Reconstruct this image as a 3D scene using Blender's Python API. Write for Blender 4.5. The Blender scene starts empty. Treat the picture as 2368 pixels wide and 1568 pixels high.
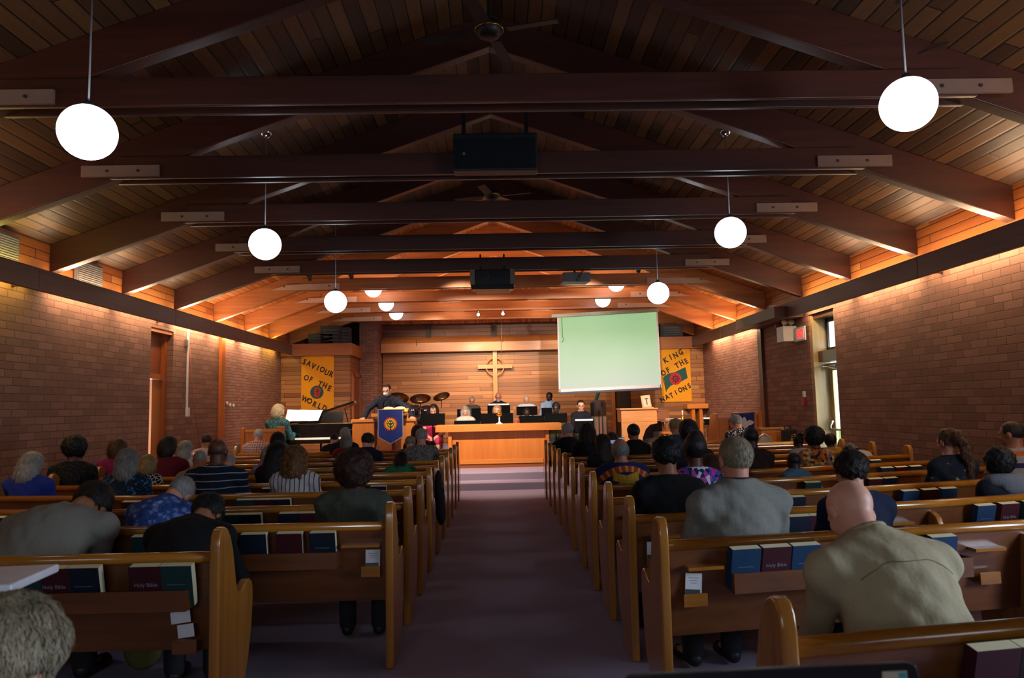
import bpy, math, random
import numpy as np
from mathutils import Vector, Matrix, Euler
random.seed(7); RNG = np.random.default_rng(7)
SC = bpy.context.scene; COL = SC.collection
# ---------------------------------------------------------------- camera
W_, H_, F_ = 2368, 1568, 1700.0
ROLL, PITCH, YAW = 0.0215, math.atan(156.2/1700), 0.0231
CAMZ = 1.5
cam = bpy.data.cameras.new('camera'); co = bpy.data.objects.new('camera', cam); COL.objects.link(co)
RM = Matrix.Rotation(-YAW, 3, 'Z') @ Matrix.Rotation(math.pi/2+PITCH, 3, 'X') @ Matrix.Rotation(-ROLL, 3, 'Z')
co.matrix_world = Matrix.Translation((0, 0, CAMZ)) @ RM.to_4x4()
cam.sensor_width = 36; cam.lens = F_/W_*36; cam.clip_start = .05
cam.dof.use_dof = True; cam.dof.focus_distance = 13.0; cam.dof.aperture_fstop = 5.6
SC.camera = co
SC.view_settings.view_transform = 'Standard'; SC.view_settings.look = 'None'
SC.view_settings.gamma = 1; SC.view_settings.use_curve_mapping = False
SC.view_settings.exposure = 0.0
def at(px, py, Y):
    "world point seen at pixel (px,py) lying at distance Y down the hall"
    d = RM @ Vector((px-W_/2, -(py-H_/2), -F_)); t = Y/d.y
    return Vector((d.x*t, Y, CAMZ+d.z*t))
# ---------------------------------------------------------------- daylight and lamps
wd = bpy.data.worlds.new('world'); SC.world = wd; wd.use_nodes = True
bg = wd.node_tree.nodes['Background']; bg.inputs[0].default_value = (.80, .90, 1, 1); bg.inputs[1].default_value = 3.0
def area(name, loc, aim, sx, sy, power, color, spread=180):
    l = bpy.data.lights.new(name, 'AREA'); l.shape = 'RECTANGLE'; l.size = sx; l.size_y = sy; l.energy = power; l.color = color
    l.spread = math.radians(spread)
    o = bpy.data.objects.new(name, l); COL.objects.link(o); o.location = loc
    o.rotation_euler = Vector(aim).to_track_quat('-Z', 'Y').to_euler(); return o
def spot(name, loc, target, power, color, angle=60, blend=.6, r=.04):
    l = bpy.data.lights.new(name, 'SPOT'); l.energy = power; l.color = color; l.spot_size = math.radians(angle); l.spot_blend = blend; l.shadow_soft_size = r
    o = bpy.data.objects.new(name, l); COL.objects.link(o); o.location = loc
    o.rotation_euler = (Vector(target)-Vector(loc)).to_track_quat('-Z', 'Y').to_euler(); return o
XL, XR = -5.35, 5.25
WARM = (1, .60, .27); WARM2 = (1, .68, .40); YEL = (1, .78, .16)
# cove lamps behind the valances: (side, y0, y1, colour, power)
COVES = [(-1, 2.0, 4.4, WARM2, 1), (-1, 4.6, 6.9, WARM2, 1), (-1, 7.3, 8.4, YEL, .8), (-1, 8.8, 10.2, WARM2, 1.1), (-1, 10.4, 11.9, WARM2, 1.1), (-1, 12.2, 13.6, WARM2, 1.2), (-1, 13.8, 15.3, WARM2, 1.3), (-1, 15.5, 16.8, WARM2, 1.1), (-1, 17.0, 17.9, YEL, .5),
         (1, 2.0, 4.4, WARM2, 1.2), (1, 4.6, 6.5, WARM2, 1.3), (1, 6.7, 8.6, WARM2, 1.4), (1, 8.8, 10.4, WARM2, 1.4), (1, 10.6, 12.1, WARM2, 1.3), (1, 14.6, 16.1, WARM2, 1.2), (1, 16.2, 17.5, WARM2, 1.2)]
COVE_UP, COVE_DN = 12.0, 7.5
for s, y0, y1, c, p in COVES:
    x = (XL+.12) if s < 0 else (XR-.12); L = y1-y0
    area('cove_uplight', (x, (y0+y1)/2, 3.10), (-s*.55, 0, 1), .05, L, COVE_UP*p*L, c).rotation_euler = Vector((-s*.55, 0, 1)).to_track_quat('-Z', 'Y').to_euler()
    area('cove_downlight', (x, (y0+y1)/2, 3.02), (s*.25, 0, -1), .05, L, COVE_DN*p*L*(1.7 if y0 > 12 else 1.15), c)
for o in COL.objects:
    if o.type == 'LIGHT' and o.name.startswith('cove'):   # long side along the wall
        l = o.data; l.size, l.size_y = l.size, l.size_y
        d = o.rotation_euler.to_matrix() @ Vector((0, 0, -1)); z = -d; y = Vector((0, 1, 0)); x = y.cross(z).normalized(); y = z.cross(x)
        o.rotation_euler = Matrix((x, y, z)).transposed().to_euler()
# stage spotlights hung on the far side of the last dark truss and on the collar ties beyond
SPOTK = 4.0
for x, tx, ty, tz, p in [(-3.3, -2.6, 15.6, 1.0, 150), (-2.7, -4.2, 16.5, 1.2, 120), (-1.3, -.5, 15.3, .7, 230), (1.6, .6, 15.3, .7, 230), (2.6, 3.2, 17.2, 1.2, 190), (3.6, 4.4, 17.2, 1.2, 130), (0, 0, 13.95, 0, 110), (-.9, .2, 18.0, 1.5, 230), (1.9, 1.2, 18.0, 1.5, 200)]:
    spot('stage_spotlight', (x, 12.62, 3.72), (tx, ty, tz), p*SPOTK, (1, .82, .64), 62, .8, .06)
for x, p in [(-.42, 95), (.18, 70)]:
    spot('cross_spotlight', (x, 17.76, 3.74), (x*.6-.05, 20.6, 2.0), p*SPOTK, (1, .62, .30), 62, .9, .04)
spot('wall_spotlight', (-1.6, 17.8, 3.9), (-1.7, 20.6, 1.9), 260, (1, .72, .46), 80, .9, .05)
spot('wall_spotlight', (1.9, 17.8, 3.9), (2.3, 20.6, 1.9), 260, (1, .72, .46), 80, .9, .05)
for x, y in [(-2.45, 14.9), (2.45, 14.9), (-1.0, 16.6), (1.0, 16.6), (-1, 18.4), (1.2, 18.4)]:  # unseen fill lamps without fixtures, added to brighten the chancel roof
    area('roof_fill', (x, y, 3.72), (0, 0, 1), .5, .5, 26, (1, .66, .40))
# daylight from the windows beside and behind the camera
area('window_daylight', (5.18, 1.65, 1.75), (-1, .10, -.12), 1.3, 1.5, 170, (.62, .78, 1))
area('window_daylight', (-1.0, -1.9, 2.1), (0.05, 1, -.12), 3.0, 1.2, 16, (.70, .80, 1))
area('doorway_daylight', (5.75, 11.65, 1.4), (-1, -.1, -.05), .7, 2.2, 60, (.85, .93, 1))

# ---------------------------------------------------------------- node helpers
def srgb(h):
    if isinstance(h, str):
        h = h.lstrip('#'); h = [int(h[i:i+2], 16)/255 for i in (0, 2, 4)]
        h = [c/12.92 if c <= .04045 else ((c+.055)/1.055)**2.4 for c in h]
    return (*h[:3], 1)
class NT:
    def __init__(s, name):
        s.m = bpy.data.materials.new(name); s.m.use_nodes = True; s.t = s.m.node_tree; s.b = s.t.nodes['Principled BSDF']
    def n(s, typ, **kw):
        nd = s.t.nodes.new('ShaderNode'+typ)
        for k, v in kw.items():
            if k.startswith('i_'): s.put(nd.inputs[k[2:]], v)
            else: setattr(nd, k, v)
        return nd
    def put(s, sock, v):
        if hasattr(v, 'is_output'): s.t.links.new(v, sock)
        elif isinstance(v, (tuple, list)) and sock.type == 'RGBA' and len(v) == 3: sock.default_value = (*v, 1)
        else: sock.default_value = v
    def math(s, op, a, b=0.0, c=None):
        nd = s.n('Math', operation=op); s.put(nd.inputs[0], a); s.put(nd.inputs[1], b)
        if c is not None: s.put(nd.inputs[2], c)
        return nd.outputs[0]
    def mix(s, f, a, b, mode='MIX'):
        nd = s.n('Mix', data_type='RGBA', blend_type=mode); s.put(nd.inputs['Factor'], f); s.put(nd.inputs['A'], a); s.put(nd.inputs['B'], b)
        return nd.outputs['Result']
    def obj(s):
        nd = s.n('TexCoord'); x = s.n('SeparateXYZ'); s.t.links.new(nd.outputs['Object'], x.inputs[0]); return nd.outputs['Object'], x.outputs
    def xyz(s, x, y, z):
        nd = s.n('CombineXYZ'); s.put(nd.inputs[0], x); s.put(nd.inputs[1], y); s.put(nd.inputs[2], z); return nd.outputs[0]
    def noise(s, vec, scale, detail=3, rough=.55, out='Fac'):
        nd = s.n('TexNoise'); s.put(nd.inputs['Vector'], vec); nd.inputs['Scale'].default_value = scale; nd.inputs['Detail'].default_value = detail; nd.inputs['Roughness'].default_value = rough
        return nd.outputs[out]
    def ramp(s, f, stops, interp='LINEAR'):
        nd = s.n('ValToRGB'); s.put(nd.inputs[0], f); cr = nd.color_ramp; cr.interpolation = interp
        while len(cr.elements) < len(stops): cr.elements.new(.5)
        for e, (p, c) in zip(cr.elements, stops): e.position = p; e.color = srgb(c) if not isinstance(c, tuple) or len(c) == 3 else c
        return nd.outputs[0]
    def bump(s, h, strength=.3, dist=.01):
        nd = s.n('Bump'); s.put(nd.inputs['Height'], h); nd.inputs['Strength'].default_value = strength; nd.inputs['Distance'].default_value = dist
        s.t.links.new(nd.outputs[0], s.b.inputs['Normal'])
    def col(s, v): s.put(s.b.inputs['Base Color'], v)
    def fin(s, rough=.5, metal=0., coat=0., spec=.5, sheen=0.):
        s.put(s.b.inputs['Roughness'], rough); s.b.inputs['Metallic'].default_value = metal; s.b.inputs['Coat Weight'].default_value = coat
        s.b.inputs['Coat Roughness'].default_value = .18; s.b.inputs['Specular IOR Level'].default_value = spec; s.b.inputs['Sheen Weight'].default_value = sheen
        return s.m
_mc = {}
def plain(name, c, rough=.5, metal=0., coat=0., emit=None, es=0., spec=.5, var=.12):
    k = name
    if k in _mc: return _mc[k]
    t = NT(name); v, _ = t.obj(); c4 = srgb(c); dk = tuple(x*(1-var*2) for x in c4[:3])+(1,)
    t.col(t.mix(t.noise(v, 9, 3), dk, c4))
    if emit is not None: t.b.inputs['Emission Color'].default_value = srgb(emit); t.b.inputs['Emission Strength'].default_value = es
    _mc[k] = t.fin(rough, metal, coat, spec); return _mc[k]
def wood(name, c1, c2, axis='X', rough=.35, coat=.3, scale=1.0):
    if name in _mc: return _mc[name]
    t = NT(name); v, s = t.obj(); k = {'X': (.06, 1, 1), 'Y': (1, .06, 1), 'Z': (1, 1, .06)}[axis]
    vec = t.xyz(*[t.math('MULTIPLY', s[i], k[i]) for i in range(3)])
    a = t.noise(vec, 38*scale, 5, .6); b = t.noise(vec, 7*scale, 3)
    f = t.math('ADD', t.math('MULTIPLY', a, .55), t.math('MULTIPLY', b, .5))
    t.col(t.ramp(f, [(.32, c1), (.72, c2)])); t.bump(a, .08, .004)
    _mc[name] = t.fin(rough, 0, coat); return _mc[name]
def planks(name, across, along, w, L, cols, gap, rough=.45, slope=1.0, knots=True, coat=0.):
    "boards: across/along are axis numbers; each board takes its own tone"
    t = NT(name); v, s = t.obj(); A = t.math('MULTIPLY', s[across], slope/w); row = t.math('FLOOR', A); fr = t.math('FRACT', A)
    h1 = t.n('TexWhiteNoise', noise_dimensions='1D'); t.put(h1.inputs['W'], row)
    B = t.math('ADD', t.math('DIVIDE', s[along], L), t.math('MULTIPLY', h1.outputs['Value'], 7.3)); seg = t.math('FLOOR', B); fb = t.math('FRACT', B)
    h2 = t.n('TexWhiteNoise', noise_dimensions='2D'); t.put(h2.inputs['Vector'], t.xyz(row, seg, 0))
    tone = h2.outputs['Value']
    sc = [1, 1, 1]; sc[along] = .05
    vec = t.xyz(*[t.math('ADD', t.math('MULTIPLY', s[i], sc[i]), t.math('MULTIPLY', tone, 3.0*(i+1))) for i in range(3)])
    g = t.noise(vec, 30, 4, .6)
    f = t.math('ADD', t.math('MULTIPLY', tone, .62), t.math('MULTIPLY', g, .42))
    c = t.ramp(f, [(i/(len(cols)-1)*.8+.12, k) for i, k in enumerate(cols)])
    if knots:
        vo = t.n('TexVoronoi'); sc2 = [4.2]*3; sc2[along] = 1.5
        t.put(vo.inputs['Vector'], t.xyz(*[t.math('MULTIPLY', s[i], sc2[i]) for i in range(3)])); vo.inputs['Scale'].default_value = 1.0
        kn = t.math('LESS_THAN', vo.outputs['Distance'], .085); c = t.mix(t.math('MULTIPLY', kn, .65), c, srgb(gap))
    e = t.math('MINIMUM', t.math('MINIMUM', fr, t.math('SUBTRACT', 1, fr)), t.math('MULTIPLY', t.math('MINIMUM', fb, t.math('SUBTRACT', 1, fb)), L/w))
    ln = t.math('LESS_THAN', e, .045)
    t.col(t.mix(ln, c, srgb(gap))); t.bump(t.math('ADD', t.math('MINIMUM', t.math('MULTIPLY', e, 8), 1), t.math('MULTIPLY', g, .15)), .5 if 'ceiling' in name else .22, .006)
    return t.fin(rough, 0, coat)
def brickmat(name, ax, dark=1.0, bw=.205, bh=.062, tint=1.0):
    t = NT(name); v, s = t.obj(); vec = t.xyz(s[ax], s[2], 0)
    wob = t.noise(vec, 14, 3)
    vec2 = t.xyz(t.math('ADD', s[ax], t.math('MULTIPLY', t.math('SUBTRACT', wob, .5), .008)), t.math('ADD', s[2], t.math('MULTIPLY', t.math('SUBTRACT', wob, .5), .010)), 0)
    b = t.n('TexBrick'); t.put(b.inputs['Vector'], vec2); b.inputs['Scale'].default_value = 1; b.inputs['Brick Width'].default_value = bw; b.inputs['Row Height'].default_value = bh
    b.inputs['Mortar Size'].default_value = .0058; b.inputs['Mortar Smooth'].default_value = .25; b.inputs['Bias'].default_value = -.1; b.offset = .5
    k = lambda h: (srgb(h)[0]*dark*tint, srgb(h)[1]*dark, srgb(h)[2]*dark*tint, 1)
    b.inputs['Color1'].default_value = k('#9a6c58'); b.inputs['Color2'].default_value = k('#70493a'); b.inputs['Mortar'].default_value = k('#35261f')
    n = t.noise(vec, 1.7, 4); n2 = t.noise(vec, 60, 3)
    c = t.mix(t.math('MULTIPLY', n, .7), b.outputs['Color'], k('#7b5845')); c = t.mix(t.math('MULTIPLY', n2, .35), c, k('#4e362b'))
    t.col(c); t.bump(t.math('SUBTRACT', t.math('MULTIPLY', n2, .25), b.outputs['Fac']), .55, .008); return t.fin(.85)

def fabric(name, c, pat=None, cs=(), scale=1.0, rough=.85):
    if name in _mc: return _mc[name]
    t = NT(name); v, s = t.obj(); base = srgb(c); C = [srgb(x) for x in cs]
    def band(a, freq, duty, ph=0.0):
        return t.math('LESS_THAN', t.math('FRACT', t.math('ADD', t.math('MULTIPLY', a, freq), ph+50)), duty)
    wz = t.math('ADD', s[2], t.math('MULTIPLY', t.noise(v, 4, 2), .03)); wx = t.math('ADD', s[0], t.math('MULTIPLY', t.noise(v, 5, 2), .025))
    col = base
    if pat == 'hstripe': col = t.mix(band(wz, 17*scale, .13), base, C[0])
    elif pat == 'wide':
        col = t.mix(band(wz, 5.5, .22), base, C[0]); col = t.mix(band(wz, 5.5, .2, .45), col, C[1])
    elif pat == 'vstripe': col = t.mix(band(wx, 38*scale, .2), base, C[0])
    elif pat == 'pinstripe': col = t.mix(band(wx, 70*scale, .25), base, C[0])
    elif pat == 'plaid':
        col = t.mix(t.math('MULTIPLY', band(wx, 26, .3), .8), base, C[0]); col = t.mix(t.math('MULTIPLY', band(wz, 26, .3), .8), col, C[0])
        col = t.mix(band(wx, 26, .1, .5), col, C[1]); col = t.mix(band(wz, 26, .1, .5), col, C[1])
    elif pat == 'floral':
        vo = t.n('TexVoronoi'); t.put(vo.inputs['Vector'], v); vo.inputs['Scale'].default_value = 26*scale
        n = t.noise(v, 15*scale, 4, .7)
        f = t.math('ADD', t.math('MULTIPLY', vo.outputs['Distance'], .45), t.math('MULTIPLY', n, 1.0))
        st = [(.0, cs[0])]+[(.5+.16*i, k) for i, k in enumerate(list(cs[1:])+[c])]
        col = t.ramp(f, st, 'CONSTANT')
    elif pat == 'multi':
        vo = t.n('TexVoronoi'); t.put(vo.inputs['Vector'], v); vo.inputs['Scale'].default_value = 32*scale
        sp = t.n('SeparateColor'); t.put(sp.inputs[0], vo.outputs['Color'])
        col = t.ramp(sp.outputs[0], [(i/(len(cs)+1), k) for i, k in enumerate([c]+list(cs))], 'CONSTANT')
    elif pat == 'dots':
        vo = t.n('TexVoronoi'); t.put(vo.inputs['Vector'], v); vo.inputs['Scale'].default_value = 60*scale; vo.inputs['Randomness'].default_value = .25
        col = t.mix(t.math('LESS_THAN', vo.outputs['Distance'], .2), base, C[0])
    elif pat == 'net':
        vo = t.n('TexVoronoi', feature='DISTANCE_TO_EDGE'); t.put(vo.inputs['Vector'], v); vo.inputs['Scale'].default_value = 30*scale
        col = t.mix(t.math('LESS_THAN', vo.outputs['Distance'], .1), base, C[0])
    elif pat == 'leopard':
        vo = t.n('TexNoise'); t.put(vo.inputs['Vector'], v); vo.inputs['Scale'].default_value = 15*scale; vo.inputs['Detail'].default_value = 2
        col = t.ramp(vo.outputs['Fac'], [(0, c), (.46, cs[0]), (.54, c), (.62, cs[0]), (.68, c)], 'CONSTANT')
    elif pat == 'tweed':
        col = t.mix(t.math('MULTIPLY', t.noise(v, 260, 2), .6), base, C[0]); col = t.mix(t.math('MULTIPLY', band(s[0], 28, .12), .18), col, C[0]); col = t.mix(t.math('MULTIPLY', band(s[2], 28, .12), .18), col, C[0])
    elif pat == 'dashiki':   # gold and red yoke band curving over the shoulders with a bird-like medallion
        r = t.math('SQRT', t.math('ADD', t.math('POWER', s[0], 2.0), t.math('POWER', t.math('SUBTRACT', s[2], .64), 2.0)))
        ring = t.math('MULTIPLY', t.math('GREATER_THAN', r, .285), t.math('LESS_THAN', r, .335))
        ang = t.math('ARCTAN2', s[0], t.math('SUBTRACT', s[2], .64))
        tooth = t.math('GREATER_THAN', t.math('FRACT', t.math('MULTIPLY', ang, 5.5)), .35)
        col = t.mix(ring, base, t.mix(tooth, C[1], C[0]))
        ax = t.math('ABSOLUTE', s[0]); dz = t.math('SUBTRACT', s[2], .86)
        wing = t.math('MULTIPLY', t.math('LESS_THAN', t.math('ABSOLUTE', t.math('SUBTRACT', dz, t.math('MULTIPLY', ax, .25))), .035), t.math('LESS_THAN', ax, .115))
        bars = t.math('GREATER_THAN', t.math('FRACT', t.math('MULTIPLY', ax, 30)), .4)
        col = t.mix(wing, col, t.mix(bars, C[2], C[1]))
        ray = t.math('MULTIPLY', t.math('LESS_THAN', t.math('ABSOLUTE', t.math('ADD', dz, t.math('MULTIPLY', ax, .5))), .009), t.math('LESS_THAN', ax, .12)); col = t.mix(ray, col, C[2])
    n = t.noise(v, 140, 2); w = t.noise(t.xyz(s[0], s[1], t.math('MULTIPLY', s[2], .55)), 9, 3, .5)
    col = t.mix(t.math('MULTIPLY', n, .25), col, (0, 0, 0, 1))
    t.col(col); t.bump(t.math('ADD', t.math('MULTIPLY', w, 1.0), t.math('MULTIPLY', n, .04)), .55, .03)
    _mc[name] = t.fin(rough, spec=.25, sheen=.0); return _mc[name]
def hairmat(name, c1, c2, curly=False):
    if name in _mc: return _mc[name]
    t = NT(name); v, s = t.obj()
    vec = v if curly else t.xyz(s[0], s[1], t.math('MULTIPLY', s[2], .12))
    a = t.noise(vec, 70 if curly else 150, 4, .65); b = t.noise(v, 12, 2)
    t.col(t.ramp(t.math('ADD', t.math('MULTIPLY', a, .7), t.math('MULTIPLY', b, .3)), [(.35, c1), (.68, c2)])); t.bump(a, .7, .006)
    _mc[name] = t.fin(.5, spec=.35); return _mc[name]
def skinmat(name, c, c2):
    if name in _mc: return _mc[name]
    t = NT(name); v, s = t.obj(); a = t.noise(v, 13, 4, .6); b = t.noise(v, 90, 3)
    t.col(t.mix(t.math('MULTIPLY', a, .8), srgb(c), srgb(c2))); t.bump(b, .12, .003)
    t.b.inputs['Subsurface Weight'].default_value = .08; t.b.inputs['Subsurface Radius'].default_value = (.01, .004, .002)
    _mc[name] = t.fin(.48, spec=.4); return _mc[name]

# ---------------------------------------------------------------- mesh builder
class MB:
    def __init__(s): s.v = []; s.f = []; s.mi = []; s.cur = 0
    def add(s, vs, fs):
        o = len(s.v); s.v += [tuple(p) for p in vs]; s.f += [tuple(o+i for i in f) for f in fs]; s.mi += [s.cur]*len(fs); return s
    def box(s, c, d, R=None):
        c = Vector(c); vs = []
        for z in (-.5, .5):
            for y in (-.5, .5):
                for x in (-.5, .5):
                    p = Vector((x*d[0], y*d[1], z*d[2])); vs.append(c+(R @ p if R else p))
        return s.add(vs, [(0, 2, 3, 1), (4, 5, 7, 6), (0, 1, 5, 4), (2, 6, 7, 3), (0, 4, 6, 2), (1, 3, 7, 5)])
    def bb(s, x0, x1, y0, y1, z0, z1): return s.box(((x0+x1)/2, (y0+y1)/2, (z0+z1)/2), (abs(x1-x0), abs(y1-y0), abs(z1-z0)))
    def prism(s, pts, axis, a, b):
        "pts: 2D outline in the two remaining axes, extruded from a to b along axis"
        n = len(pts); vs = []
        for t in (a, b):
            for p in pts:
                q = list(p); q.insert(axis, t); vs.append(q)
        fs = [tuple(range(n-1, -1, -1)), tuple(range(n, 2*n))]+[(i, (i+1) % n, n+(i+1) % n, n+i) for i in range(n)]
        if axis == 1: fs = [tuple(reversed(f)) for f in fs]
        return s.add(vs, fs)
    def tube(s, pts, r, seg=10, caps=True):
        pts = [Vector(p) for p in pts]; rs = r if isinstance(r, (list, tuple)) else [r]*len(pts); vs = []; prev = None
        for i, p in enumerate(pts):
            d = (pts[min(i+1, len(pts)-1)]-pts[max(i-1, 0)]).normalized()
            u = prev if prev is not None else (Vector((0, 0, 1)) if abs(d.z) < .9 else Vector((1, 0, 0)))
            u = (u-d*u.dot(d)).normalized(); prev = u; w = d.cross(u)
            for k in range(seg):
                a = 2*math.pi*k/seg; vs.append(p+(u*math.cos(a)+w*math.sin(a))*rs[i])
        fs = [(i*seg+k, i*seg+(k+1) % seg, (i+1)*seg+(k+1) % seg, (i+1)*seg+k) for i in range(len(pts)-1) for k in range(seg)]
        if caps: fs += [tuple(range(seg-1, -1, -1)), tuple((len(pts)-1)*seg+k for k in range(seg))]
        return s.add(vs, fs)
    def lathe(s, prof, c=(0, 0, 0), seg=24, R=None):
        c = Vector(c); vs = []
        for r, z in prof:
            for k in range(seg):
                a = 2*math.pi*k/seg; p = Vector((r*math.cos(a), r*math.sin(a), z)); vs.append(c+(R @ p if R else p))
        fs = [(i*seg+k, i*seg+(k+1) % seg, (i+1)*seg+(k+1) % seg, (i+1)*seg+k) for i in range(len(prof)-1) for k in range(seg)]
        if prof[0][0] > 1e-4: fs.append(tuple(range(seg-1, -1, -1)))
        if prof[-1][0] > 1e-4: fs.append(tuple((len(prof)-1)*seg+k for k in range(seg)))
        return s.add(vs, fs)
    def ell(s, c, r, seg=16, R=None):
        pr = [(max(1e-5, math.sin(math.pi*i/(seg//2))), -math.cos(math.pi*i/(seg//2))) for i in range(seg//2+1)]
        c = Vector(c); vs = []
        for q, z in pr:
            for k in range(seg):
                a = 2*math.pi*k/seg; p = Vector((q*math.cos(a)*r[0], q*math.sin(a)*r[1], z*r[2])); vs.append(c+(R @ p if R else p))
        n = len(pr); return s.add(vs, [(i*seg+k, i*seg+(k+1) % seg, (i+1)*seg+(k+1) % seg, (i+1)*seg+k) for i in range(n-1) for k in range(seg)])
    def build(s, name, mats, parent=None, smooth=False, bevel=0., loc=None):
        me = bpy.data.meshes.new(name); me.from_pydata([tuple(v) for v in s.v], [], s.f)
        for m in (mats if isinstance(mats, (list, tuple)) else [mats]): me.materials.append(m)
        if any(s.mi): me.polygons.foreach_set('material_index', s.mi)
        if smooth: me.polygons.foreach_set('use_smooth', [True]*len(me.polygons))
        me.validate(); me.update()
        o = bpy.data.objects.new(name, me); COL.objects.link(o)
        if parent is not None: o.parent = parent
        if loc is not None: o.location = loc
        if bevel:
            b = o.modifiers.new('bevel', 'BEVEL'); b.width = bevel; b.segments = 3; b.limit_method = 'ANGLE'; b.angle_limit = .6
            me.polygons.foreach_set('use_smooth', [True]*len(me.polygons)); w = o.modifiers.new('wn', 'WEIGHTED_NORMAL'); w.keep_sharp = True
        return o
def tag(o, label=None, cat=None, group=None, kind=None):
    if label: o['label'] = label
    if cat: o['category'] = cat
    if group: o['group'] = group
    if kind: o['kind'] = kind
    return o
def thing(name, label, cat, loc=(0, 0, 0), rz=0, group=None):
    o = bpy.data.objects.new(name, None); COL.objects.link(o); o.location = loc; o.rotation_euler = (0, 0, rz); o.empty_display_size = .1
    return tag(o, label, cat, group)
def struct(o): o['kind'] = 'structure'; return o
ORD = ['first', 'second', 'third', 'fourth', 'fifth', 'sixth', 'seventh', 'eighth', 'ninth', 'tenth', 'eleventh', 'twelfth']
# ================================================================ the room
CED = ['#7a3f1e', '#a5602f', '#b8703a', '#c98348']
DRK = ['#33180d', '#4f2a15', '#6a3c1c', '#7d4a22']
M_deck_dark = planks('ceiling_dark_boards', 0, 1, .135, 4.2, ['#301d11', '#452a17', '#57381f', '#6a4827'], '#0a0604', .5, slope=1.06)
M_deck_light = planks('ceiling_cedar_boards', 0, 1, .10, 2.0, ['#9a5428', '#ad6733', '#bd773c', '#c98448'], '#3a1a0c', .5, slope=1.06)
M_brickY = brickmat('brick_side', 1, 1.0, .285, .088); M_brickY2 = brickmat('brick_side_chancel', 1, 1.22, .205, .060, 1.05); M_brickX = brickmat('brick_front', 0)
M_cedar_h = planks('cedar_wall_boards', 2, 0, .108, 2.6, ['#6d3f20', '#875429', '#9c6434', '#b57e48'], '#4a2912', .42, knots=False)
M_cedar_hy = planks('cedar_side_boards', 2, 1, .108, 1.7, ['#86441f', '#a85f2e', '#bd753a', '#c9874a'], '#4a2510', .45)
M_cedar_v = planks('cedar_gable_boards', 0, 2, .085, 3.0, ['#8a4822', '#a9602f', '#bb733a', '#c9844a'], '#3a1a0c', .45, knots=False)
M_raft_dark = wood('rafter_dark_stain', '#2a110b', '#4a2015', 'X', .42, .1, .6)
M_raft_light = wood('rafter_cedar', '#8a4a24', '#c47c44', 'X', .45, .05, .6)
M_val = wood('valance_stain', '#4b2c1e', '#6c4530', 'Y', .5, .05, .5)
M_trimw = wood('trim_oak', '#a8632c', '#c98544', 'X', .4, .15, .6)
M_trimz = wood('post_oak', '#8c4415', '#b9682a', 'Z', .35, .2, .6)
M_dkbrown = plain('dark_brown_paint', '#2b1710', .6)
# carpet
def carpet():
    t = NT('carpet'); v, s = t.obj(); a = t.noise(v, 420, 2); b = t.noise(v, 1.6, 3, .5)
    c = t.mix(a, srgb('#83758a'), srgb('#ab9db2')); c = t.mix(t.math('MULTIPLY', b, .25), c, srgb('#786a74')); t.col(c); t.bump(a, .5, .004); return t.fin(.95, spec=.1)
M_carpet = carpet()
b = MB(); b.bb(-6, 6, -2.3, 21.2, -.1, 0); struct(b.build('floor', M_carpet))
b = MB(); b.bb(XL, XR, 13.5, 14.07, -.01, .13); b.bb(XL, XR, 14.06, 21.2, -.01, .26); struct(b.build('trim_1', M_carpet, bevel=.012))['label'] = 'carpeted chancel platform with one step'
SL = .357; ZR, ZE = 5.48, 3.59
def slab(b, s, y0, y1, xo=5.75):
    z1 = ZR-SL*xo
    b.prism([(0, ZR), (s*xo, z1), (s*xo, z1+.1), (0, ZR+.1)], 1, y0, y1)
b = MB()
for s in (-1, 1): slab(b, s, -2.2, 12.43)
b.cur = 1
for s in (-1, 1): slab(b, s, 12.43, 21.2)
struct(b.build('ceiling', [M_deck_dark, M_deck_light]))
# side walls of brick with doorway openings; wall thickness .3
TOPW = 3.09
def sidewall(name, X, out, d0, d1, ztop, wins=()):
    b = MB(); xs = sorted((X, X+out*.32))
    b.bb(*xs, -2.2, wins[0][0] if wins else d0, 0, TOPW)
    if wins:
        y0, y1, z0, z1 = wins[0]
        b.bb(*xs, y0, y1, 0, z0); b.bb(*xs, y0, y1, z1, TOPW); b.bb(*xs, y1, d0, 0, TOPW)
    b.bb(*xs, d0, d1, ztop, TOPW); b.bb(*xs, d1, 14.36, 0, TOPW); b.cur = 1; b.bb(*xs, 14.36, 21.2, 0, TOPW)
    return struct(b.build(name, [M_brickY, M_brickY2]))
sidewall('wall_left', XL, -1, 11.5, 12.3, 2.86)
sidewall('wall_right', XR, 1, 11.2, 12.12, 2.92, [(1.0, 2.3, 1.0, 2.5)])
b = MB()
for X, o in ((XL, -1), (XR, 1)):
    xs = sorted((X+o*.0, X+o*.2)); b.bb(*xs, -2.2, 21.2, TOPW+.001, 3.75)
struct(b.build('wall_upper', M_cedar_hy))['label'] = 'cedar infill boards between the rafter feet'
b = MB(); b.bb(-6, -2.6, -2.3, -2.2, 0, 5.6); b.bb(.6, 6, -2.3, -2.2, 0, 5.6); b.bb(-2.6, .6, -2.3, -2.2, 0, 1.4); b.bb(-2.6, .6, -2.3, -2.2, 2.8, 5.6); struct(b.build('wall_back', M_brickX))
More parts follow.
